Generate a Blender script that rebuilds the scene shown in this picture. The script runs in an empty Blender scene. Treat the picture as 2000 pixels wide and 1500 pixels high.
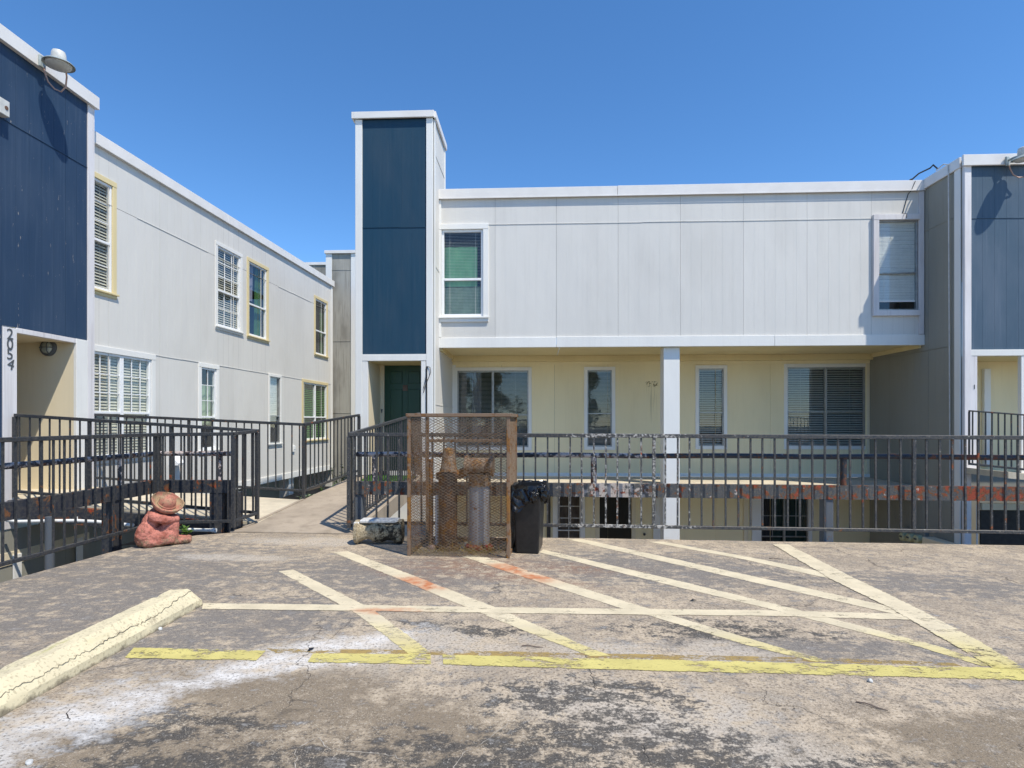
import bpy, bmesh, math, random
from mathutils import Matrix, Vector, noise as mnoise

R = math.radians
random.seed(7)
scene = bpy.context.scene
COL = scene.collection

# ------------------------------------------------------------------ camera
# world axes: X along the long facade, Y away from the viewer, Z up, parking deck top at z = 0
F, CX, HV, H = 1115.0, 1000.0, 824.0, 1.35
YAW = math.atan(50.0 / F)
cam_d = bpy.data.cameras.new('camera')
cam = bpy.data.objects.new('camera', cam_d)
COL.objects.link(cam)
cam.location = (0, 0, H)
cam.rotation_euler = (R(90), 0, YAW)
cam_d.sensor_width = 36.0
cam_d.lens = 36.0 * F / 2000.0
cam_d.shift_y = (HV - 750.0) / 2000.0
cam_d.clip_start, cam_d.clip_end = 0.05, 2000
scene.camera = cam

# ------------------------------------------------------------------ sky, sun, exposure
SUN = Vector((0.455, -0.405, 1.0)).normalized()          # direction towards the sun
elev = math.asin(SUN.z)
azim = math.atan2(SUN.x, SUN.y)                         # clockwise from +Y
world = bpy.data.worlds.new('World')
scene.world = world
world.use_nodes = True
wn = world.node_tree
wn.nodes.clear()
sky = wn.nodes.new('ShaderNodeTexSky')
sky.sky_type = 'NISHITA'
sky.sun_disc = False
sky.sun_elevation = elev
sky.sun_rotation = azim
sky.altitude = 5000
sky.air_density = 1.5
sky.dust_density = 0.0
sky.ozone_density = 3.0
bg = wn.nodes.new('ShaderNodeBackground')
bg.inputs['Strength'].default_value = 0.148
wo = wn.nodes.new('ShaderNodeOutputWorld')
sat = wn.nodes.new('ShaderNodeHueSaturation')                # the camera's colour rendering of a clear sky
sat.inputs['Saturation'].default_value = 1.2
wn.links.new(sky.outputs[0], sat.inputs['Color'])
wn.links.new(sat.outputs[0], bg.inputs[0])
wn.links.new(bg.outputs[0], wo.inputs[0])

sun_d = bpy.data.lights.new('sun', 'SUN')
sun_d.energy = 3.4
sun_d.angle = R(0.53)
sun_d.color = (1.0, 0.925, 0.795)
sun = bpy.data.objects.new('sun', sun_d)
COL.objects.link(sun)
sun.rotation_euler = (-SUN).to_track_quat('-Z', 'Y').to_euler()
sun.location = (10, -10, 25)

vs = scene.view_settings
vs.view_transform = 'Standard'
vs.look = 'None'
vs.gamma = 1.0
vs.use_curve_mapping = False
vs.exposure = 0.60
scene.render.engine = 'CYCLES'
scene.cycles.max_bounces = 6
scene.cycles.diffuse_bounces = 3
scene.cycles.transparent_max_bounces = 16
scene.cycles.use_denoising = True

# ------------------------------------------------------------------ surveying: a sight line met with a real plane
_s, _c = math.sin(YAW), math.cos(YAW)
def ray(u, v):
    xc = (u - CX) / F
    return Vector((xc * _c - _s, xc * _s + _c, (HV - v) / F))
def onY(u, v, Y):
    r = ray(u, v); k = Y / r.y
    return Vector((r.x * k, Y, H + r.z * k))
def onX(u, v, X):
    r = ray(u, v); k = X / r.x
    return Vector((X, r.y * k, H + r.z * k))
def onZ(u, v, Z=0.0):
    r = ray(u, v); k = (Z - H) / r.z
    return Vector((r.x * k, r.y * k, Z))

class Wall:
    """A vertical wall plane: local x runs along it, local y goes into the wall, z up."""
    def __init__(self, x0, y0, x1, y1):
        self.o = Vector((x0, y0)); d = Vector((x1 - x0, y1 - y0)); self.len = d.length
        self.t = d.normalized(); self.n = Vector((-self.t.y, self.t.x))
        self.M = Matrix.Translation((x0, y0, 0)) @ Matrix.Rotation(math.atan2(self.t.y, self.t.x), 4, 'Z')
    def px(self, u, v, off=0.0):
        r = ray(u, v); r2 = Vector((r.x, r.y))
        k = (self.o.dot(self.n) + off) / r2.dot(self.n)
        p = r2 * k
        return (p - self.o).dot(self.t), H + r.z * k
    def s(self, u, off=0.0):
        return self.px(u, HV, off)[0]
    def z(self, u, v, off=0.0):
        return self.px(u, v, off)[1]

# ------------------------------------------------------------------ node materials
MATS = {}
class NT:
    def __init__(self, name):
        self.m = bpy.data.materials.new(name); self.m.use_nodes = True
        self.t = self.m.node_tree; self.t.nodes.clear(); MATS[name] = self.m
    def n(self, typ, _out=0, **kw):
        nd = self.t.nodes.new('ShaderNode' + typ)
        for k, val in kw.items():
            if k.startswith('p_'):
                setattr(nd, k[2:], val); continue
            key = int(k[1:]) if (k[0] == 'i' and k[1:].isdigit()) else k.replace('_', ' ')
            sk = nd.inputs[key]
            if isinstance(val, bpy.types.NodeSocket): self.t.links.new(val, sk)
            else:
                if isinstance(val, (tuple, list)) and len(val) == 3 and sk.type == 'RGBA': val = (*val, 1)
                sk.default_value = val
        return nd.outputs[_out]
    def math(self, op, a, b=0.0, clamp=False):
        return self.n('Math', p_operation=op, p_use_clamp=clamp, i0=a, i1=b)
    def mix(self, f, a, b, mode='MIX'):
        nd = self.t.nodes.new('ShaderNodeMix'); nd.data_type = 'RGBA'; nd.blend_type = mode
        for sk, val in ((nd.inputs[0], f), (nd.inputs[6], a), (nd.inputs[7], b)):
            if isinstance(val, bpy.types.NodeSocket): self.t.links.new(val, sk)
            else: sk.default_value = (*val, 1) if isinstance(val, (tuple, list)) and len(val) == 3 else val
        return nd.outputs[2]
    def ramp(self, f, lo, hi, a=0.0, b=1.0, smooth=False):
        return self.n('MapRange', p_interpolation_type='SMOOTHSTEP' if smooth else 'LINEAR', p_clamp=True,
                      i0=f, i1=lo, i2=hi, i3=a, i4=b)
    def pos(self): return self.n('NewGeometry', 0)
    def obj(self): return self.n('TexCoord', 3)
    def scaled(self, v, s):
        return self.n('VectorMath', p_operation='MULTIPLY', i0=v, i1=s)
    def noise(self, v, scale, detail=4, rough=0.55, dist=0.0):
        return self.n('TexNoise', 0, Vector=v, Scale=scale, Detail=detail, Roughness=rough, Distortion=dist)
    def rnd(self): return self.n('ObjectInfo', 5)
    def bump(self, h, strength=0.3, distance=0.01):
        return self.n('Bump', Height=h, Strength=strength, Distance=distance)
    def out(self, color, rough=0.6, normal=None, metal=0.0, spec=0.4, alpha=None, extra=None):
        kw = dict(Base_Color=color, Roughness=rough, Metallic=metal)
        if normal is not None: kw['Normal'] = normal
        kw['Specular_IOR_Level'] = spec
        b = self.n('BsdfPrincipled', **kw)
        if alpha is not None:
            tr = self.n('BsdfTransparent')
            mx = self.t.nodes.new('ShaderNodeMixShader')
            self.t.links.new(alpha, mx.inputs[0]); self.t.links.new(tr, mx.inputs[1]); self.t.links.new(b, mx.inputs[2])
            b = mx.outputs[0]
        o = self.t.nodes.new('ShaderNodeOutputMaterial'); self.t.links.new(b, o.inputs[0])
        return self.m

def painted_wood(name, col, dirt=0.10, dirtcol=(0.25, 0.23, 0.20), rough=0.62, streak=1.0, chips=None, grain=0.25):
    t = NT(name); p = t.pos()
    big = t.noise(t.scaled(p, (1.1, 1.1, 0.45)), 1.3, 4)
    st = t.noise(t.scaled(p, (22, 22, 0.9)), 1.0, 4, 0.6)
    fine = t.noise(t.scaled(p, (60, 60, 8)), 1.0, 3, 0.6)
    c = t.mix(t.math('MULTIPLY', t.ramp(big, 0.42, 0.72, smooth=True), dirt * 1.2), col, dirtcol)
    c = t.mix(t.math('MULTIPLY', t.ramp(st, 0.52, 0.78), dirt * streak), c, dirtcol)
    rv = t.math('MULTIPLY_ADD', t.rnd(), 0.07); 
    t.t.nodes[-1].inputs[2].default_value = 0.95
    c = t.mix(1.0, c, t.n('CombineColor', i0=rv, i1=rv, i2=rv), 'MULTIPLY')
    if chips:
        ch = t.noise(t.scaled(p, (30, 30, 6)), 1.0, 6, 0.7)
        c = t.mix(t.ramp(ch, chips[1], chips[1] + 0.03), c, chips[0])
    warp = t.noise(t.scaled(p, (1, 1, 0.35)), 2.4, 2, 0.4)       # sheets are never quite flat
    h = t.math('ADD', t.math('ADD', t.math('MULTIPLY', st, 0.5), fine), t.math('MULTIPLY', warp, 14.0))
    t.out(c, t.ramp(big, 0.3, 0.7, rough - 0.06, rough + 0.1), t.bump(h, grain, 0.004))
    return t.m

def plain(name, col, rough=0.5, metal=0.0, var=0.1, scale=12, spec=0.4, bump=0.0):
    t = NT(name); p = t.pos()
    nz = t.noise(p, scale, 5)
    c = t.mix(t.ramp(nz, 0.35, 0.7), col, tuple(x * (1 - var * 2) for x in col))
    t.out(c, t.ramp(nz, 0.3, 0.7, rough * 0.85, min(1, rough * 1.15)), t.bump(nz, bump, 0.01) if bump else None, metal, spec)
    return t.m

painted_wood('siding_grey', (0.665, 0.65, 0.61), 0.07)
painted_wood('siding_navy', (0.006, 0.045, 0.086), 0.10, (0.09, 0.11, 0.14), 0.55, 1.2)
painted_wood('siding_navy_worn', (0.019, 0.047, 0.098), 0.16, (0.09, 0.13, 0.19), 0.6, 1.6, chips=((0.34, 0.31, 0.27), 0.66))
painted_wood('siding_navy_faded', (0.055, 0.098, 0.145), 0.30, (0.14, 0.18, 0.24), 0.6, 1.2)
painted_wood('siding_yellow', (0.87, 0.755, 0.48), 0.08, (0.33, 0.27, 0.14))
painted_wood('siding_cream', (0.74, 0.65, 0.47), 0.10, (0.36, 0.30, 0.2))
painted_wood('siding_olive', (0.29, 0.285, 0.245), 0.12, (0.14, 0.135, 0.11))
painted_wood('siding_weathered', (0.36, 0.35, 0.31), 0.55, (0.14, 0.13, 0.11), 0.85, 1.6, grain=0.6)
painted_wood('trim_white', (0.79, 0.785, 0.75), 0.09, (0.42, 0.40, 0.38), 0.5)
painted_wood('trim_white_dirty', (0.74, 0.72, 0.72), 0.28, (0.38, 0.33, 0.32), 0.6, 1.5, chips=((0.35, 0.30, 0.30), 0.72))
painted_wood('trim_yellow', (0.72, 0.60, 0.33), 0.10, (0.45, 0.36, 0.2), 0.5)
painted_wood('soffit_yellow', (0.76, 0.64, 0.36), 0.10, (0.36, 0.29, 0.14), 0.6)
painted_wood('door_green', (0.010, 0.055, 0.030), 0.06, (0.05, 0.07, 0.05), 0.35, grain=0.05)
painted_wood('door_dark', (0.020, 0.018, 0.012), 0.1, (0.05, 0.04, 0.03), 0.4)
plain('vinyl_white', (0.83, 0.84, 0.84), 0.35, var=0.03)
plain('aluminium', (0.42, 0.42, 0.41), 0.4, 0.7, 0.12)
plain('sheathing', (0.07, 0.065, 0.06), 0.9)
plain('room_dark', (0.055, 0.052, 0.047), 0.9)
plain('roofing', (0.16, 0.16, 0.16), 0.9, scale=40, bump=0.3)
plain('fascia_metal', (0.78, 0.755, 0.72), 0.42, 0.0, 0.05, 3)
plain('pvc_white', (0.78, 0.79, 0.78), 0.35, var=0.06)
plain('brass', (0.45, 0.33, 0.12), 0.35, 0.9)
plain('black_plastic', (0.018, 0.018, 0.019), 0.38, var=0.25, scale=20)
plain('lamp_metal', (0.42, 0.47, 0.45), 0.45, 0.2, 0.15)
plain('lamp_white', (0.62, 0.62, 0.58), 0.45, 0.0, 0.1)
plain('cable_black', (0.012, 0.012, 0.014), 0.5)
plain('cable_white', (0.6, 0.58, 0.55), 0.5)
plain('copper_conduit', (0.50, 0.33, 0.27), 0.45, 0.3)
plain('ink_grey', (0.10, 0.11, 0.12), 0.6)
plain('stair_white', (0.78, 0.78, 0.78), 0.6)
plain('meter_grey', (0.33, 0.35, 0.34), 0.4, 0.3)
plain('meter_face', (0.62, 0.60, 0.35), 0.4)
plain('straw', (0.42, 0.30, 0.08), 0.8, var=0.25, scale=60)
plain('flower_pink', (0.7, 0.10, 0.3), 0.6)
plain('red_paint', (0.36, 0.035, 0.03), 0.5, var=0.3, scale=40)
plain('turf', (0.10, 0.26, 0.03), 0.9, var=0.25, scale=60, bump=0.8)
plain('blind_white', (0.84, 0.83, 0.80), 0.55, var=0.04)
plain('blind_cream', (0.66, 0.62, 0.52), 0.55, var=0.06)
plain('blind_grey', (0.46, 0.46, 0.42), 0.5, var=0.06)
plain('blind_green', (0.10, 0.33, 0.05), 0.5, var=0.1)
plain('curtain_green', (0.28, 0.62, 0.34), 0.8, var=0.1, scale=4)
plain('curtain_sage', (0.34, 0.44, 0.32), 0.8, var=0.15, scale=6)
plain('curtain_leaf', (0.05, 0.14, 0.03), 0.8, var=0.15, scale=6)
plain('curtain_dark', (0.045, 0.045, 0.055), 0.9, var=0.2, scale=6)
plain('curtain_teal', (0.012, 0.045, 0.042), 0.9, var=0.2, scale=6)
plain('curtain_purple', (0.30, 0.29, 0.38), 0.9, var=0.1, scale=6)
plain('curtain_brown', (0.16, 0.12, 0.10), 0.9, var=0.2, scale=8)

def leafmat(name, col):
    t = NT(name); nz = t.noise(t.pos(), 30, 3)
    c = t.mix(nz, col, tuple(x * 0.45 for x in col))
    t.out(c, 0.6)
leafmat('leaf_green', (0.10, 0.20, 0.03)); leafmat('leaf_pale', (0.30, 0.38, 0.22))

def glassmat():
    t = NT('window_glass')
    fc = t.n('LayerWeight', 1, Blend=0.5)                        # same from both sides of the pane
    fr = t.math('MULTIPLY_ADD', t.math('POWER', fc, 4.0), 0.9)
    t.t.nodes[-1].inputs[2].default_value = 0.06
    tr = t.n('BsdfTransparent', Color=(0.90, 0.93, 0.92))
    nz = t.noise(t.pos(), 1.6, 2)
    gl = t.n('BsdfGlossy', Color=(0.95, 0.97, 1.0), Roughness=0.02, Normal=t.bump(nz, 0.03, 0.05))
    mx = t.n('MixShader', i0=fr, i1=tr, i2=gl)
    o = t.t.nodes.new('ShaderNodeOutputMaterial'); t.t.links.new(mx, o.inputs[0])
glassmat()

def steelmat(name, paint, rustlo, bare=None, barebox=None, grime=0.3, scale=9.0, red=(0.36, 0.055, 0.025), bw=0.2, bs=14):
    """painted steel with primer-red and brown rust where the coat has flaked off"""
    t = NT(name); p = t.pos()
    a = t.noise(p, scale, 8, 0.62, 0.4)
    b = t.noise(p, scale * 5, 5, 0.6)
    big = t.noise(p, 1.1, 2)
    f = t.math('ADD', a, t.math('MULTIPLY', t.math('SUBTRACT', big, 0.5), 0.45))
    edge = t.ramp(f, rustlo - 0.015, rustlo + 0.01)
    core = t.ramp(f, rustlo + 0.02, rustlo + 0.09)
    rust = t.mix(core, (0.17, 0.085, 0.04), red)
    rust = t.mix(t.ramp(b, 0.5, 0.65), rust, (0.09, 0.04, 0.025))
    pc = t.mix(t.math('MULTIPLY', t.ramp(b, 0.4, 0.7), grime), paint, (0.16, 0.14, 0.11))
    c = t.mix(edge, pc, rust)
    if bare is not None:
        m = None
        x = t.n('SeparateXYZ', 0, i0=p)
        m = t.math('MULTIPLY', t.ramp(x, barebox[0], barebox[0] + 0.5), t.ramp(x, barebox[1], barebox[1] + 0.5, 1.0, 0.0))
        fl = t.ramp(t.math('ADD', t.noise(p, bs, 6, 0.7), t.math('MULTIPLY', m, bw)), 0.625, 0.69)
        c = t.mix(fl, c, bare)
    t.out(c, t.ramp(edge, 0, 1, 0.42, 0.85), t.bump(t.math('ADD', edge, t.math('MULTIPLY', b, 0.4)), 0.35, 0.003), spec=0.35)
steelmat('rail_black', (0.028, 0.033, 0.041), 0.67, grime=0.4)
steelmat('rail_worn', (0.032, 0.037, 0.046), 0.66, (0.40, 0.385, 0.36), (0.10, 1.5), 0.6, bw=0.13, bs=34)
steelmat('beam_navy', (0.026, 0.032, 0.046), 0.60, grime=0.4, scale=6)
steelmat('beam_peeling', (0.060, 0.072, 0.090), 0.545, (0.46, 0.41, 0.38), (0.25, 1.0), 0.95, scale=13, red=(0.30, 0.062, 0.035), bw=0.2)
steelmat('pipe_peeling', (0.022, 0.028, 0.044), 0.57, (0.50, 0.44, 0.42), (-9, 1.2), 0.3, scale=16, red=(0.16, 0.06, 0.05), bw=0.13)
steelmat('cage_rust', (0.21, 0.135, 0.085), 0.54, grime=0.5, scale=12, red=(0.26, 0.125, 0.03))
steelmat('mesh_rust', (0.27, 0.19, 0.125), 0.56, grime=0.35, scale=20, red=(0.30, 0.165, 0.06))
steelmat('pipe_rust', (0.15, 0.07, 0.035), 0.5, grime=0.5, scale=10, red=(0.28, 0.12, 0.02))
steelmat('pipe_dark', (0.075, 0.042, 0.026), 0.56, grime=0.3, scale=10, red=(0.20, 0.09, 0.02))
steelmat('post_grey', (0.10, 0.12, 0.15), 0.72, grime=0.3)
steelmat('pipe_grey', (0.34, 0.33, 0.33), 0.72, grime=0.3)

def concretemat(name, col, dark, scale=6, darkf=0.5, bump=0.3):
    t = NT(name); p = t.pos()
    a = t.noise(p, scale * 0.25, 6, 0.6); b = t.noise(p, scale * 8, 5, 0.7); c3 = t.noise(t.scaled(p, (1, 1, 0.25)), scale, 6, 0.65)
    c = t.mix(t.ramp(a, 0.4, 0.7), col, tuple(0.72 * x for x in col))
    c = t.mix(t.math('MULTIPLY', t.ramp(c3, 0.5, 0.72), darkf), c, dark)
    c = t.mix(t.math('MULTIPLY', t.ramp(b, 0.55, 0.75), 0.45), c, dark)
    t.out(c, 0.88, t.bump(t.math('ADD', b, c3), bump, 0.006), spec=0.25)
concretemat('ramp_concrete', (0.40, 0.335, 0.26), (0.20, 0.165, 0.125))
concretemat('fragment_concrete', (0.42, 0.36, 0.26), (0.03, 0.026, 0.02), 9, 0.96, 0.9)
def fragmat():
    t = NT('fragment_stained'); p = t.pos(); o = t.obj(); x = t.n('SeparateXYZ', 0, i0=o); z = t.n('SeparateXYZ', 2, i0=o)
    a = t.noise(p, 16, 7, 0.75); b = t.noise(p, 60, 5, 0.75)
    bias = t.math('ADD', t.ramp(x, -0.06, 0.03, 0.0, 0.13), t.ramp(z, 0.0, 0.2, 0.06, -0.03))
    c = t.mix(t.ramp(b, 0.4, 0.6), (0.46, 0.39, 0.27), (0.30, 0.24, 0.15))
    c = t.mix(t.ramp(t.math('ADD', a, bias), 0.56, 0.66), c, (0.045, 0.037, 0.027))
    c = t.mix(t.math('MULTIPLY', t.ramp(b, 0.55, 0.62), 0.6), c, (0.05, 0.04, 0.03))
    t.out(c, 0.9, t.bump(t.math('ADD', a, b), 0.6, 0.008), spec=0.2)
fragmat()
concretemat('walkway_concrete', (0.62, 0.55, 0.42), (0.36, 0.31, 0.24))
concretemat('courtyard_concrete', (0.30, 0.28, 0.24), (0.14, 0.13, 0.11))

# ------------------------------------------------------------------ mesh helpers
class MB:
    def __init__(self): self.v = []; self.f = []; self.sm = False; self.ang = 40
    def quad(self, a, b, c, d):
        i = len(self.v); self.v += [a, b, c, d]; self.f.append((i, i + 1, i + 2, i + 3)); return self
    def box(self, x0, x1, y0, y1, z0, z1):
        i = len(self.v)
        self.v += [(x0, y0, z0), (x1, y0, z0), (x1, y1, z0), (x0, y1, z0), (x0, y0, z1), (x1, y0, z1), (x1, y1, z1), (x0, y1, z1)]
        self.f += [(i, i+3, i+2, i+1), (i+4, i+5, i+6, i+7), (i, i+1, i+5, i+4), (i+1, i+2, i+6, i+5), (i+2, i+3, i+7, i+6), (i+3, i, i+4, i+7)]
        return self
    def bar(self, p, q, w, h, up=(0, 0, 1)):
        p, q = Vector(p), Vector(q); d = (q - p).normalized(); up = Vector(up)
        side = d.cross(up)
        side = side.normalized() if side.length > 1e-6 else Vector((1, 0, 0))
        u2 = side.cross(d).normalized()
        i = len(self.v)
        for c in (p, q):
            for a, b in ((-1, -1), (1, -1), (1, 1), (-1, 1)):
                self.v.append(tuple(c + side * (a * w / 2) + u2 * (b * h / 2)))
        self.f += [(i, i+1, i+2, i+3), (i+7, i+6, i+5, i+4)] + [(i+k, i+4+k, i+4+(k+1) % 4, i+(k+1) % 4) for k in range(4)]
        return self
    def tube(self, pts, r, n=10, caps=True):
        pts = [Vector(p) for p in pts]; rs = r if isinstance(r, (list, tuple)) else [r] * len(pts)
        base = len(self.v); ref = None
        for k, p in enumerate(pts):
            d = (pts[min(k + 1, len(pts) - 1)] - pts[max(k - 1, 0)]).normalized()
            if ref is None: ref = Vector((0, 0, 1)) if abs(d.z) < 0.9 else Vector((1, 0, 0))
            a = d.cross(ref).normalized(); b = a.cross(d).normalized(); ref = b
            for j in range(n):
                t = 2 * math.pi * j / n
                self.v.append(tuple(p + a * (rs[k] * math.cos(t)) + b * (rs[k] * math.sin(t))))
        for k in range(len(pts) - 1):
            for j in range(n):
                a0 = base + k * n + j; a1 = base + k * n + (j + 1) % n
                self.f.append((a0, a1, a1 + n, a0 + n))
        if caps:
            self.f.append(tuple(base + j for j in range(n))[::-1])
            self.f.append(tuple(base + (len(pts) - 1) * n + j for j in range(n)))
        self.sm = True
        return self
    def lathe(self, prof, n=20, c=(0, 0, 0)):
        base = len(self.v)
        for r, z in prof:
            for j in range(n):
                t = 2 * math.pi * j / n
                self.v.append((c[0] + r * math.cos(t), c[1] + r * math.sin(t), c[2] + z))
        for k in range(len(prof) - 1):
            for j in range(n):
                a0 = base + k * n + j; a1 = base + k * n + (j + 1) % n
                self.f.append((a0, a1, a1 + n, a0 + n))
        self.f.append(tuple(base + j for j in range(n))[::-1])
        self.f.append(tuple(base + (len(prof) - 1) * n + j for j in range(n)))
        self.sm = True
        return self
    def mesh(self, name, mat, bevel=0.0, recalc=True):
        me = bpy.data.meshes.new(name)
        me.from_pydata([tuple(v) for v in self.v], [], self.f)
        bm = bmesh.new(); bm.from_mesh(me)
        if recalc: bmesh.ops.recalc_face_normals(bm, faces=bm.faces)
        if bevel > 0:
            bmesh.ops.bevel(bm, geom=list(bm.edges), offset=bevel, segments=1, affect='EDGES', clamp_overlap=True)
        bm.to_mesh(me); bm.free()
        me.materials.append(MATS[mat])
        if self.sm:
            me.polygons.foreach_set('use_smooth', [True] * len(me.polygons))
            try: me.set_sharp_from_angle(angle=R(self.ang))
            except Exception: pass
        return me

WM = {}
def put(name, data, parent=None, M=None):
    """link an object whose world matrix is M, as a child of parent"""
    o = bpy.data.objects.new(name, data); COL.objects.link(o)
    M = Matrix.Identity(4) if M is None else M
    WM[o.name] = M
    if parent is not None:
        o.parent = parent; o.matrix_basis = WM[parent.name].inverted() @ M
    else: o.matrix_basis = M
    return o
def thing(name, label, cat, loc=(0, 0, 0), group=None, M=None):
    o = put(name, None, None, M if M is not None else Matrix.Translation(loc))
    o.empty_display_size = 0.2
    o['label'] = label; o['category'] = cat
    if group: o['group'] = group
    return o
def tag(o, label, cat, group=None):
    o['label'] = label; o['category'] = cat
    if group: o['group'] = group
    return o
def structure(name, me, parent=None):
    o = put(name, me, parent); 
    if parent is None: o['kind'] = 'structure'
    return o
def part(mb, name, mat, parent, M=None, bevel=0.0, recalc=True):
    return put(name, mb.mesh(name, mat, bevel, recalc), parent, M)

# ------------------------------------------------------------------ grooved plywood siding, one mesh per sheet
def cells(s0, s1, z0, z1, holes, sb, zb, depth, mb):
    sb = sorted(set(round(x, 5) for x in sb if s0 <= x <= s1) | {s0, s1})
    hz = [h for h in holes if h[0] < s1 and h[1] > s0]
    zb = sorted(set(round(x, 5) for x in zb if z0 < x < z1) | {z0, z1})
    for a, b in zip(sb[:-1], sb[1:]):
        if b - a < 1e-4: continue
        m = (a + b) / 2; y = depth(m)
        for c, d in zip(zb[:-1], zb[1:]):
            zm = (c + d) / 2
            if any(h[0] < m < h[1] and h[2] < zm < h[3] for h in hz): continue
            mb.quad((a, y, c), (b, y, c), (b, y, d), (a, y, d))
    return sb

def siding(parent, M, s0, s1, z0, z1, holes, mat, pw=1.22, zs=(), groove=0.203, gw=0.005, gd=0.0014, thick=0.016, start=None, sheath=True):
    if sheath:
        mb = MB()
        cells(s0, s1, z0, z1, holes, [x for h in holes for x in h[:2]], [x for h in holes for x in h[2:]], lambda m: 0.0, mb)
        part(mb, 'wall', 'sheathing', parent, M, recalc=False)
    zrows = [z0] + sorted(zs) + [z1]
    st = s0 if start is None else start
    while st > s0: st -= pw
    g = 0.002
    x = st; lean = 0
    while x < s1 - 1e-3:
        a, b = max(x, s0) + g, min(x + pw, s1) - g
        if b - a > 0.02:
            for r, (c, d) in enumerate(zip(zrows[:-1], zrows[1:])):
                c2, d2 = c + (0.004 if r else 0), d - (0.004 if r < len(zrows) - 2 else 0)
                gs = []
                k = 1
                while x + k * groove < b:
                    if x + k * groove > a + 0.02: gs.append(x + k * groove)
                    k += 1
                def dep(m, gs=gs):
                    return -thick + (gd if any(abs(m - q) < gw / 2 for q in gs) else 0)
                mb = MB()
                hs = [h for h in holes if h[0] < b and h[1] > a and h[2] < d2 and h[3] > c2]
                sb = [q + e for q in gs for e in (-gw / 2, gw / 2)] + [v for h in hs for v in h[:2]]
                sb = cells(a, b, c2, d2, hs, sb, [v for h in hs for v in h[2:]], dep, mb)
                for q in gs:                                   # groove cheeks
                    if any(h[0] < q < h[1] for h in hs): continue
                    for e in (-gw / 2, gw / 2):
                        mb.quad((q + e, -thick, c2), (q + e, -thick + gd, c2), (q + e, -thick + gd, d2), (q + e, -thick, d2))
                mb.quad((a, 0, c2), (a, -thick, c2), (a, -thick, d2), (a, 0, d2))
                mb.quad((b, -thick, c2), (b, 0, c2), (b, 0, d2), (b, -thick, d2))
                mb.quad((a, -thick, d2), (b, -thick, d2), (b, 0, d2), (a, 0, d2))
                mb.quad((a, 0, c2), (b, 0, c2), (b, -thick, c2), (a, -thick, c2))
                if mb.f: part(mb, 'siding_panel', mat, parent, M, recalc=False)
        x += pw
    for zz in zs:                                              # flashing over the horizontal joint
        k = s0
        rr = random.Random(int(abs(zz * 977) + abs(s0 * 31)))
        while k < s1 - 0.01:
            e = min(k + rr.uniform(0.5, 1.3), s1)
            if not any(h[0] < e and h[1] > k and h[2] < zz < h[3] for h in holes):
                dz = rr.uniform(-0.003, 0.004)
                part(MB().box(k, e - 0.004, -thick - 0.009, 0.0, zz - 0.004 + dz, zz + 0.006 + dz), 'joint_flashing', mat, parent, M)
            k = e

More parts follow.
